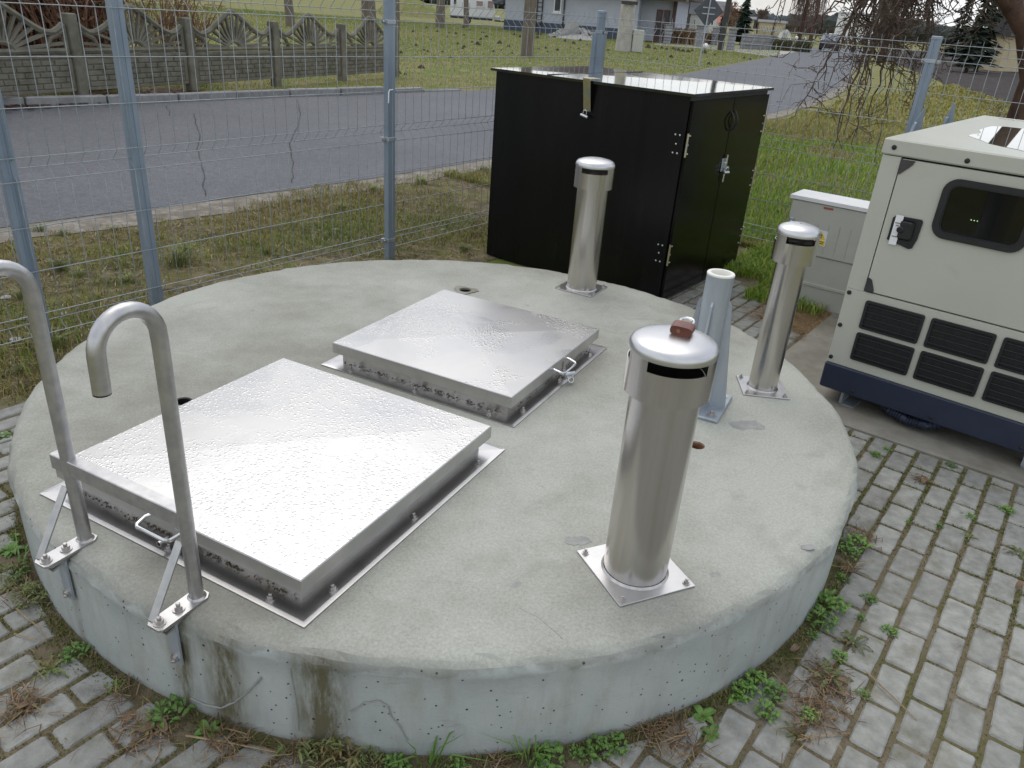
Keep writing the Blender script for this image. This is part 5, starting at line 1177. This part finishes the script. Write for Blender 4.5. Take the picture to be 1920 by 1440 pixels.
# ------------------------------------------------------------------ molehills
def mole_mesh(seed):
    r2 = random.Random(seed); b = MB(); vs = []; fs = []; n_ = 14; rings = ((1,0),(.85,.20),(.6,.55),(.33,.85),(.1,1.0))
    for rr, z in rings:
        for i in range(n_): a = 2*math.pi*i/n_; q = rr*r2.uniform(.82,1.18); vs.append((q*math.cos(a),q*math.sin(a),z*r2.uniform(.8,1.15)-(.05 if z == 0 else 0)))
    for j_ in range(4):
        for i in range(n_): fs.append((j_*n_+i,j_*n_+(i+1)%n_,(j_+1)*n_+(i+1)%n_,(j_+1)*n_+i))
    fs.append(tuple(4*n_+i for i in range(n_))); me = b.add(vs,fs).mesh('molehill'); me.materials.append(m_soil); return me
mm_ = [mole_mesh(i) for i in range(5)]
ML = [(790,128,14),(1010,66,12),(822,45,8),(868,52,9),(902,75,9),(895,84,12),(885,80,7),(937,82,12),(954,88,9),(868,92,7),(912,70,8),(855,64,7),(838,70,6),(870,67,7),(965,66,9),(975,70,8),(1008,72,10),(1045,95,8),(1060,78,8),(1075,82,9),(1088,77,8),(1085,92,6),(1023,91,7),(1010,93,7),(1027,98,6),(925,97,6),(940,95,6),(830,98,7),(858,83,7),(870,89,8),(780,86,8),(795,95,7),(802,97,7),(800,53,6),(775,60,7),(842,62,6),(880,57,7),(905,62,8),(1120,80,8),(1190,89,9),(1200,90,8),(1215,90,12),(1228,92,7),(1240,91,10),(1250,93,8),(1262,92,8),(1270,95,12),(1280,97,10),(1290,98,9),(1320,100,11),(1258,108,9),(1232,112,7),(1218,112,5),(1330,121,10),(1298,96,7),(1340,104,6),(752,100,9),(748,138,11),(760,140,8),(1205,80+8,6),(985,80,7),(990,88,7),(845,108,7),(742,75,9),(960,100,6),(1100,85,6),(1110,88,5),(1070,90,5),(1140,95,6),(820,60,6),(808,75,6),(1395,110,7),(1405,112,8)]
for px, py, w_ in ML:
    p = G(px,py); r_ = w_/2/FPX*p.length; o = bpy.data.objects.new('molehill', random.choice(mm_)); col.objects.link(o); o.location = (p.x,p.y,0); o.scale = (r_,r_*random.uniform(.7,1),r_*random.uniform(.7,1.0)); o.rotation_euler = (0,0,random.uniform(0,6)); tag(o, 'small brown molehill of loose soil on the meadow across the road', 'molehill', 'molehills on the meadow')

# ------------------------------------------------------------------ grey house, rubble, caravan
def col_from(px, py): return G(px,py)
hl, hr_ = G(945,53), G(1256,81); hr_ = hr_*(64/hr_.length); hl = hl*(67/hl.length)
hs = empty('grey_house', (hl.x,hl.y,0), math.atan2(hr_.y-hl.y,hr_.x-hl.x), 'single-storey pale grey rendered house with brown eaves across the meadow', 'house')
HW = (hr_-hl).xy.length; m_render = M('grey_render', (.42,.45,.52), (.47,.50,.56), 1, .85, 0, .1, 20); m_plinth = M('dark_plinth', (.05,.065,.10), (.07,.085,.12), 3, .7); m_roofb = M('brown_eaves', (.06,.035,.03), (.09,.055,.045), 3, .7); m_winglass = M('window_glass', (.03,.035,.045), (.05,.055,.065), 2, .1); m_doorb = M('door_brown', (.10,.035,.035), (.13,.05,.05), 3, .5)
DH = 8.5
MB().box(0,HW*.80,0,DH,.75,4.1).build('wall', m_render, hs); MB().box(HW*.80,HW,1.3,DH,.05,4.1).build('wall', m_render, hs)
MB().box(-.03,HW*.80+.03,-.03,DH,-.1,.75).build('plinth', m_plinth, hs)
b = MB(); b.prism([(-1.0,3.05),(HW+.9,3.05),(HW+.9,3.25),(HW*.5,6.6),(-1.0,3.25)], -1.0, DH+.8, Matrix(((1,0,0,0),(0,0,1,0),(0,1,0,0),(0,0,0,1)))); rf = b.build('roof', m_roofb, hs)
MB().box(HW*.86,HW+.85,-.6,.6,2.85,3.1).build('eaves_soffit', m_wood, rf)
def hx(px): return (px-945)/(1256-945)*HW
def window(par, x0, x1, z0, z1, y, fm, gm):
    w_ = MB(); t_ = .08; w_.box(x0,x1,y-.05,y+.02,z0,z0+t_); w_.box(x0,x1,y-.05,y+.02,z1-t_,z1); w_.box(x0,x0+t_,y-.05,y+.02,z0+t_,z1-t_); w_.box(x1-t_,x1,y-.05,y+.02,z0+t_,z1-t_); o = w_.build('window', fm, par); MB().box(x0+t_,x1-t_,y-.02,y,z0+t_,z1-t_).build('pane', gm, o); return o
wo = window(hs, hx(1038), hx(1052), 1.55, 2.85, 0, m_white, m_winglass); MB().box(hx(1036),hx(1054),-.16,.0,1.44,1.54).build('sill', m_white, wo)
MB().tube([(hx(1058),-.08,.1),(hx(1058),-.08,3.2)], .06, 8).build('downpipe', m_dark, hs)
b = MB(); b.box(hx(1007)-.05,hx(1007)+.05,-.12,-.03,.3,3.3); b.box(hx(1017)-.04,hx(1017)+.04,-.12,-.03,.3,3.3)
for i in range(9): b.box(hx(1007),hx(1017),-.09,-.05,.6+i*.3,.64+i*.3)
b.build('wall_ladder', m_dark, hs)
for x0 in (1221,1234): d_ = MB().box(hx(x0),hx(x0+11),1.24,1.30,.1,2.25).build('door', m_doorb, hs); MB().box(hx(x0+3),hx(x0+9),1.22,1.25,.4,2.1).build('door_glass', m_winglass, d_)
MB().box(hx(1250),hx(1256),.9,1.25,.05,3.0).build('corner_pillar', m_roofb, hs)
# heap of light rubble stones in front of the house
c = G(1081,73); n_ = 280; rb = empty('rubble_heap', (c.x,c.y,0), 0, 'low heap of pale crushed stones in front of the grey house', 'stone heap')
for k_ in range(260):
    a = random.uniform(0,6.28); r_ = random.random()**.6; x, y = 1.95*r_*math.cos(a), 1.0*r_*math.sin(a); z = .62*(1-r_**1.7)*random.uniform(.75,1)
    o = bpy.data.objects.new('stone', random.choice(sm)); col.objects.link(o); o.parent = rb; o.location = (x,y,z); s_ = random.uniform(.12,.21); o.scale = (s_,s_,s_*.9); o.rotation_euler = (random.uniform(0,6),random.uniform(0,6),random.uniform(0,6))
MB().lathe([(1.8,-.05),(1.4,.1),(.8,.3),(.1,.42)], 20, True).build('core', m_stone, rb); rb.children[-1].scale = (1,.52,1)
# caravan
ca = G(843,40); ca = ca*(76/ca.length); cr = G(927,47); cr = cr*(76/cr.length)
cv = empty('caravan', (ca.x,ca.y,0), math.atan2(cr.y-ca.y,cr.x-ca.x), 'white touring caravan parked on the meadow beside the grey house', 'caravan'); CL = (cr-ca).xy.length
prf = [(0.05,.42),(CL*.93,.42),(CL*.99,.75),(CL,1.2),(CL*.97,1.75),(CL*.90,2.2),(CL*.80,2.42),(CL*.5,2.5),(.15,2.46),(0,2.3)]
m_carav = M('caravan_white', (.72,.73,.75), (.78,.79,.8), 2, .35); bd = MB().prism(prf, 0, 2.1, Matrix(((1,0,0,0),(0,0,1,0),(0,1,0,0),(0,0,0,1)))).build('body', m_carav, cv)
MB().box(.02,CL*.95,-.015,.0,.44,.62).build('skirt_stripe', m_dark, bd)
m_cw = M('caravan_window', (.32,.22,.22), (.38,.27,.27), 2, .2)
for x0, x1 in ((.06,.155),(.56,.74),(.83,.95)): window(bd, CL*x0, CL*x1, 1.45, 2.0, -.01, m_carav if x0 < .8 else m_cw, m_cw if x0 > .1 else m_winglass)
for x in (.40,): wl_ = MB().cyl(.30,-.08,.10,18,T(CL*x,.05,.30,rx=R(90))).build('wheel', m_rubber, cv); MB().cyl(.16,.101,.13,12,T(CL*x,.05,.30,rx=R(90))).build('rim', m_white, wl_)
MB().box(CL*.99,CL*1.22,.9,1.15,.38,.48).build('drawbar', m_dark, cv); MB().box(CL*1.0,CL*1.14,.75,1.4,.48,.85,.05).build('gas_box', m_carav, cv)

# ------------------------------------------------------------------ poles, sign, pillars
def pole(px, py, r0, r1, h, mat, label, dist=None, lean=(0,0), name='pole', cat='pole'):
    p = G(px,py); 
    if dist: p = p*(dist/p.length); p.z = 0
    o = empty(name, (p.x,p.y,0), 0, label, cat); MB().tube([(0,0,-.1),(lean[0]*h,lean[1]*h,h)], [r0,r1], 12).build('shaft', mat, o, True); return o
pole(988,106,.24,.20,7,m_wood,'weathered wooden pole standing in the meadow before the grey house')
pole(1350,94,.20,.17,9,m_dark,'dark leaning wooden pole beside the gate pillars', None, (.012,0))
up_ = G(1168,96); upo = empty('utility_pole', (up_.x,up_.y,0), 0, 'pale concrete utility pole with a meter box at its foot', 'pole')
MB().tube([(0,0,-.1),(0,0,7)], [.42,.22], 12).build('shaft', m_polec, upo, True); MB().box(.40,.95,-.2,.2,0,1.05,.03).build('meter_box', m_cab, upo); MB().box(-.40,.40,-.45,-.30,2.15,2.3).build('band', m_dark, upo); MB().box(-.20,.16,-.37,-.34,3.55,3.95).build('plate', m_yellow, upo)
MB().tube([(0,-.3,4.6),(.7,-.4,4.9),(1.3,-.4,4.7)], .05, 6).build('bracket', m_dark, upo)
p = G(1310,124); sg = empty('road_sign', (p.x,p.y,0), 0, 'grey back of a diamond road sign on a thin post', 'sign')
MB().tube([(0,0,-.1),(.05,0,2.55)], .03, 8).build('post', m_galv, sg, True); MB().box(-.42,.42,-.01,.01,-.42,.42,.004,T(.05,.05,2.02,ry=R(45))).build('plate', M('sign_back', (.085,.09,.10), (.11,.115,.125), 3, .7, spec=.2), sg); MB().box(-.20,.30,.02,.045,1.9,1.94).build('rail', m_galv, sg); MB().box(-.2,.30,.02,.045,2.12,2.16).build('rail', m_galv, sg)
p = G(1322,92); o = MB().lathe([(.03,0),(.13,.05),(.19,.16),(.19,.22),(.12,.33),(.02,.37)], 14).build('marker_ball', m_white, None, True); o.location = (p.x,p.y,.0); tag(o, 'small white ball marker beside the driveway', 'marker')
m_pill = M('split_stone', (.20,.205,.215), (.30,.305,.315), 6, .85, 0, .5, 12, .05, rv=.15)
for px, py, ytop, lab in ((1250,82,51,'split-stone gate pillar at the corner of the grey house'),(1308,87,53,'split-stone gate pillar left of the driveway opening'),(1338,84,57,'split-stone gate pillar farthest back beyond the driveway'),(1368,94,60,'split-stone gate pillar beside the dark leaning pole')):
    p = G(px,py); d = p.length; h = (py-ytop)/FPX*d*.97; o = empty('gate_pillar', (p.x,p.y,0), R(-10), lab, 'pillar', 'split-stone gate pillars'); n2 = 6; sh = h*.93/n2
    for i in range(n2): MB().box(-.27,.27,-.27,.27,i*sh+.008,(i+1)*sh-.004,.025,T(random.uniform(-.01,.01),0,0,rz=random.uniform(-.03,.03))).build('stone_block', m_pill, o)
    MB().box(-.33,.33,-.33,.33,h*.93,h,.03).build('cap_stone', m_pad, o)
a, b_ = G(1395,88), G(1452,91); a = a*(66/a.length); b_ = b_*(72/b_.length)
sw = empty('stone_wall', (a.x,a.y,0), math.atan2(b_.y-a.y,b_.x-a.x), 'low pale stone garden wall beyond the gate', 'wall'); SWL = (b_-a).xy.length
for r_ in range(4):
    x = -.25 if r_ % 2 else 0
    while x < SWL:
        L = random.uniform(.35,.7); MB().box(max(0,x),min(SWL,x+L-.015),0+random.uniform(-.02,.02),.35,r_*.27,r_*.27+.255,.025).build('stone_block', m_kerb, sw); x += L
# far lattice mast and second dark pole
p = B(1452,60,150,0); lm_ = empty('lattice_mast', p, 0, 'slender dark lattice power mast beyond the gate', 'mast'); b = MB()
for sx in (-1,1): b.bar((sx*.45,0,0),(sx*.22,0,14),.12,.12,(0,1,0))
for i in range(18): z0 = i*.75; w0 = .45-.23*z0/14; s_ = 1 if i % 2 else -1; b.bar((-s_*w0,0,z0),(s_*w0,0,z0+.75),.08,.08,(0,1,0))
b.build('lattice', m_dark, lm_); lm_.rotation_euler = (0,R(4),0)

# ------------------------------------------------------------------ far village
def gable(px0, px1, pyb, dist, wall_h, roof_h, depth, wm, rm, label, wins=(), rot=0, eave=.3, name='far_house', flip=False):
    a = B(px0,pyb,dist,0); b_ = B(px1,pyb,dist,0); L = (b_-a).length; o = empty(name, a, math.atan2(b_.y-a.y,b_.x-a.x)+rot, label, 'house')
    MB().box(0,L,0,depth,0,wall_h).build('wall', wm, o)
    if flip: MB().prism([(-eave,wall_h),(L+eave,wall_h),(L/2,wall_h+roof_h)], -eave, depth+eave, Matrix(((1,0,0,0),(0,0,1,0),(0,1,0,0),(0,0,0,1)))).build('roof', rm, o)
    else:
        b = MB(); b.add([(-eave,-eave,wall_h),(L+eave,-eave,wall_h),(L+eave,depth+eave,wall_h),(-eave,depth+eave,wall_h),(-eave,depth/2,wall_h+roof_h),(L+eave,depth/2,wall_h+roof_h)], [(0,1,5,4),(2,3,4,5),(1,2,5),(3,0,4),(3,2,1,0)]); b.build('roof', rm, o)
    for x0, x1, z0, z1 in wins: window(o, x0*L, x1*L, z0, z1, -.02, m_white, m_winglass)
    return o
m_fwall = M('far_wall_white', (.55,.55,.54), (.6,.6,.6), 1, .8); m_fbeige = M('far_wall_beige', (.50,.42,.26), (.55,.47,.30), 1, .8); m_froof = M('far_roof_grey', (.10,.105,.12), (.14,.145,.16), 1, .7); m_fred = M('far_roof_red', (.30,.09,.06), (.36,.12,.08), 1, .7); m_fdark = M('far_barn', (.05,.055,.06), (.07,.075,.08), 1, .8)
gable(1258,1282,47,120,2.2,4.6,9,m_fdark,m_froof,'dark grey barn just right of the grey house eaves',rot=.15,flip=True)
gable(1278,1312,54,128,3.0,4.8,8,m_fwall,m_froof,'white gabled house with grey roof behind the diamond sign, attic windows',((.55,.66,4.1,5.2),(.74,.85,4.1,5.2)),flip=True)
gable(1292,1330,48,126,2.6,2.6,6,m_fwall,m_froof,'low white outbuilding in front of the gabled house',((.2,.3,1,2),))
gable(1325,1365,44,170,3.0,2.6,9,m_fwall,m_froof,'white house with slate roof left of the dark pole',((.2,.32,1.2,2.2),(.6,.72,1.2,2.2)))
gable(1346,1358,46,160,1.6,1.6,7,m_fwall,m_fred,'small reddish brick house behind the dark pole', name='brick_house')
gable(1382,1412,52,140,2.6,.4,9,m_fbeige,m_froof,'beige flat-roofed house behind the spruce',((.65,.8,1.0,2.0),))
gable(1420,1470,63,150,2.4,.4,8,m_fbeige,m_froof,'long low beige bungalow with dark flat roof',tuple((.08+.12*i,.14+.12*i,.9,1.8) for i in range(7)))
gable(1560,1642,80,190,5.2,.6,20,m_white,m_froof,'long white hall building at the end of the road',eave=.1,name='white_hall')
gable(1845,1885,96,66,2.2,2.0,6,m_fbeige,m_fdark,'yellowish house wall among dark conifers at the right edge',flip=True,rot=-.4)
# white polytunnel
p0, p1 = B(1458,67,120,0), B(1485,67,120,0); L = (p1-p0).length; pt = empty('polytunnel', p0, math.atan2(p1.y-p0.y,p1.x-p0.x), 'small white arched polytunnel on the far lawn', 'polytunnel')
arc = [(L/2-L/2*math.cos(math.pi*i/14), 1.55*math.sin(math.pi*i/14)) for i in range(15)]
MB().prism(arc[::-1], 0, 4, Matrix(((1,0,0,0),(0,0,1,0),(0,1,0,0),(0,0,0,1)))).build('cover', m_white, pt, True, 30); MB().box(L*.32,L*.68,-.05,.02,0,1.1).build('door', m_cab, pt)
# spruce
def conifer(loc_, h, w_, label, n_=900, mat=None, name='spruce_tree', group=None):
    t = empty(name, loc_, 0, label, 'tree', group); MB().tube([(0,0,-.1),(0,0,h*.97)], [h*.02,.02], 8).build('trunk', m_bark, t, True); V = []; F = []
    for i in range(n_):
        z = h*(.06+.92*random.random()**1.25); lay = .82+.18*math.sin(z/h*46); r_ = w_/2*(1-z/h)**.85*lay+.04; a = random.uniform(0,6.28); rr = r_*random.uniform(.35,1.1); p = Vector((math.cos(a)*rr*.25,math.sin(a)*rr*.25,z+.02*h)); e = Vector((math.cos(a)*rr,math.sin(a)*rr,z-.10*rr)); sdv = Vector((-math.sin(a),math.cos(a),random.uniform(-.3,.3)))*(.05*h**.5+.05*rr); k = len(V); V += [p, e*.6+p*.4+sdv, e, e*.6+p*.4-sdv]; F.append((k,k+1,k+2,k+3))
    MB().add(V,F).build('crown', mat, t); return t
m_spruce = M('spruce_needles', (.018,.035,.022), (.035,.06,.036), 1.5, .8); m_conif = M('dark_conifer', (.014,.024,.014), (.028,.042,.024), 1, .85)
p = B(1388,78,80,0); conifer(p, 4.6, 3.0, 'dark green spruce tree behind the gate pillars', 1500, m_spruce)
p = B(1347,80,84,0); conifer(p, 2.3, 2.0, 'small dark shrub conifer between the gate pillars', 500, m_spruce)
for i, (px, py, d, h, w_) in enumerate(((1820,105,56,5.5,3.0),(1838,105,60,7.5,3.4),(1885,104,78,5.0,5.0),(1908,104,74,4.4,5.0),(1940,105,80,5.6,5.0),(1865,108,70,6,4.0),(1790,100,90,6,5.0))):
    conifer(B(px,py,d,0), h, w_, ['slim dark conifer left of the yellowish house','tall dark conifer touching the yellowish house','round dark conifer before the yellowish house','dark conifer at the right edge behind the trunk','dark conifer outside the tree trunk at far right','dark conifer rising behind the yellowish house','distant dark conifer left of the others beyond the field'][i], 700, m_conif, 'conifer_tree', 'conifers beyond the field')
# dried hedge by the gate, low bush by the wall
m_dryhedge = M('dry_hedge', (.20,.12,.06), (.30,.20,.11), 2, .9)
p = G(1279,82); bush(p*(66/p.length), 2.1, 1.0, 1.05, 300, m_dryhedge, 'rusty brown dried hedge between house and gate pillar', minr=.02, leafm=m_dryhedge)
p = G(1326,84); bush(p*(72/p.length), .8, .6, .9, 90, m_dryhedge, 'rusty brown dried hedge piece inside the driveway opening', minr=.02, leafm=m_dryhedge)
m_olhedge = M('olive_bush', (.055,.06,.025), (.10,.10,.045), 2, .9)
p = G(1470,92); bush(p*(72/p.length), 4.2, 1.2, .95, 240, m_olhedge, 'low olive green bush in front of the stone garden wall', minr=.015, leafm=m_olhedge)
for px in (1489,1505): o = MB().lathe([(.06,0),(.06,.7),(.16,.78),(.16,1.0),(.03,1.08)], 12).build('garden_lamp', m_white, None, True); p = B(px,92,80,0); o.location = p; tag(o, 'white ball garden lamp beside the low olive bush', 'lamp', 'white garden lamps')
# car on the road
p = B(1556,88,84,0); car = empty('car', p, R(-20)+math.pi, 'dark grey car driving towards the camera on the far road', 'car')
m_car = M('car_paint', (.03,.033,.04), (.04,.043,.05), 2, .25, .3, coat=1); m_cglass = M('car_glass', (.25,.28,.32), (.32,.35,.4), 2, .05)
yzM = Matrix(((0,0,1,-.85),(1,0,0,0),(0,1,0,0),(0,0,0,1)))
MB().prism([(-.1,.28),(4.0,.28),(4.05,.7),(3.9,.95),(3.3,1.02),(.95,.98),(.15,.80),(-.1,.6)], 0, 1.7, yzM).build('body', m_car, car)
gl = MB().prism([(.95,.985),(3.5,1.0),(3.1,1.42),(1.75,1.46)], .08, 1.62, yzM).build('windows', m_cglass, car); MB().prism([(1.72,1.455),(3.12,1.415),(2.9,1.49),(1.95,1.51)], .12, 1.58, yzM).build('roof', m_car, car)
for sx in (-1,1):
    MB().box(sx*.62-.16,sx*.62+.16,-.13,-.02,.58,.76,.03).build('headlight', m_white, car)
    for yy in (.72,3.25): wl_ = MB().cyl(.31,-.1,.1,18,T(sx*.74,yy,.31,ry=R(90))).build('wheel', m_rubber, car); MB().cyl(.18,-.115,.115,12,T(sx*.74,yy,.31,ry=R(90))).build('rim', m_galv, wl_)
    MB().box(sx*.95-.09,sx*.95+.09,1.05,1.2,.95,1.1,.02).build('mirror', m_car, car)
MB().box(-.28,.28,-.135,-.115,.40,.52).build('number_plate', m_white, car); MB().box(-.45,.45,-.125,-.10,.56,.66).build('grille', m_rubber, car)
# weeping birches along the road
def weeping(loc_, h, w_, label, n_=420):
    t = empty('weeping_birch', loc_, 0, label, 'tree', 'weeping birches along the far road'); MB().tube([(0,0,-.1),(.1,0,h*.4),(0,.1,h*.85)], [h*.03,h*.022,h*.008], 8).build('trunk', m_bark, t, True); b = MB()
    for i in range(n_):
        a = random.uniform(0,6.28); z0 = h*random.uniform(.35,1); r_ = w_/2*math.sqrt(random.random())*(1.1-.5*(z0/h)**3); x, y = math.cos(a)*r_, math.sin(a)*r_; zl = max(.9,z0-h*random.uniform(.25,.6)); pts = [(x*.3,y*.3,z0*.95),(x*.85,y*.85,z0),(x,y,z0-(z0-zl)*.4),(x*1.05+random.gauss(0,.15),y*1.05+random.gauss(0,.15),zl)]
        b.tube(pts, [.035,.025,.018,.010], 4, False)
    b.build('crown', m_willow, t); return t
weeping(B(1495,84,92,0), 9, 3.0, 'brown weeping birch left of the car', 170)
weeping(B(1655,100,62,0), 9, 2.0, 'brown weeping birch right of the white hall', 170)
weeping(B(1518,80,120,0), 10, 3.2, 'brown weeping birch behind the car', 150)
# bare trees and trunks across the meadow
bare_tree(B(1290,46,190,0), 13, 'rounded bare tree behind the gabled house', None, 4, m_fartwig, minr=.05)
bare_tree(B(1422,48,220,0), 7, 'small bare tree beyond the spruce', None, 3, m_fartwig, minr=.06)
bare_tree(B(1372,60,100,0), 4.5, 'bare garden shrub tree beside the dark pole', None, 4, m_bbrush, minr=.02)
for px, py, d, h, lab, r_ in ((545,42,44,7,'leaning bare trunk behind the concrete fence',.20),(702,58,33,6,'dark bare trunk behind the last sunburst panel',.13),(688,52,36,6,'paler bare trunk beside the dark one behind the fence',.16),(745,46,50,6,'slanted thin trunk on the meadow near the caravan',.14),(875,42,66,6,'slanted trunk standing before the caravan',.20),(825,18+22,60,6,'thick double trunk left of the caravan',.3)):
    p = B(px,py,d,0); t = empty('tree_trunk', p, 0, lab, 'tree'); ln = random.uniform(-.08,.12); MB().tube([(0,0,-.1),(ln*1.5,0,1.6),(ln*h,0,h)], [r_*1.2,r_,r_*.7], 10).build('trunk', m_wood, t, True); b = MB()
    for k in range(5): grow(b, Vector((ln*h*random.uniform(.5,1),0,h*random.uniform(.5,1))), Vector((random.gauss(0,1),random.gauss(0,1),.8)).normalized(), 1.8, r_*.4, 2, minr=.012)
    b.build('crown', m_fartwig, t)
# earth mound and far field edge left of the caravan
p = B(770,30,95,0); md = MB().lathe([(4.5,-.1),(3.4,.6),(2.0,1.3),(.7,1.75),(.05,1.8)], 24).build('earth_mound', m_bl_y2 if 'm_bl_y2' in globals() else m_meadow, None, True); md.location = p; tag(md, kind='structure')
# wooded hill and forest belt along the horizon
def forest(name, a0, a1, dist, h0, h1, n_, mat, label, r_=5):
    b = MB()
    for i in range(n_):
        a = R(random.uniform(a0,a1)); d = dist*random.uniform(.92,1.12); t_ = (math.degrees(a)-a0)/(a1-a0); env = math.sin(math.pi*min(1,max(0,t_)))**.45; h = (h0+(h1-h0)*random.random())*(.45+.55*env); x, y = d*math.sin(a), d*math.cos(a); w_ = r_*random.uniform(.6,1.2)
        vs = []; k = 7
        for rr, z in ((.35,0),(1,h*.45),(.8,h*.75),(.25,h)):
            for j_ in range(k): q = 2*math.pi*j_/k+random.uniform(-.3,.3); vs.append((x+w_*rr*math.cos(q)*random.uniform(.7,1.2), y+w_*rr*math.sin(q)*random.uniform(.7,1.2), z*random.uniform(.92,1.06)))
        b.add(vs, [(l*k+j_,l*k+(j_+1)%k,(l+1)*k+(j_+1)%k,(l+1)*k+j_) for l in range(3) for j_ in range(k)]+[tuple(3*k+j_ for j_ in range(k))])
    return tag(b.build(name, mat), label, 'forest', kind='stuff')
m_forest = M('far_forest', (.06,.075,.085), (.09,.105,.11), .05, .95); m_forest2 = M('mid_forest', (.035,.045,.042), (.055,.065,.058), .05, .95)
forest('wooded_hill', 15.5, 27, 420, 5.5, 10, 420, m_forest2, 'dark wooded hill behind the white hall', 5)
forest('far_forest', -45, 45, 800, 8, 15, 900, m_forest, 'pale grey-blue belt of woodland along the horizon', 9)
forest('far_forest', 27, 48, 170, 2.5, 5, 160, m_forest2, 'dark tree belt beyond the ploughed field', 3)
# haze
hz = MB().box(-1000,1000,-60,1000,-1,30); hzo = hz.build('haze', None); mt = bpy.data.materials.new('haze'); mt.use_nodes = True; t = mt.node_tree; t.nodes.clear(); vo = t.nodes.new('ShaderNodeOutputMaterial'); pvn = t.nodes.new('ShaderNodeVolumePrincipled'); pvn.inputs['Color'].default_value = (.9,.94,1,1); pvn.inputs['Density'].default_value = .0006; t.links.new(pvn.outputs[0], vo.inputs['Volume']); hzo.data.materials.append(mt); tag(hzo, kind='stuff')
USE_HAZE = False
if not USE_HAZE: bpy.data.objects.remove(hzo)
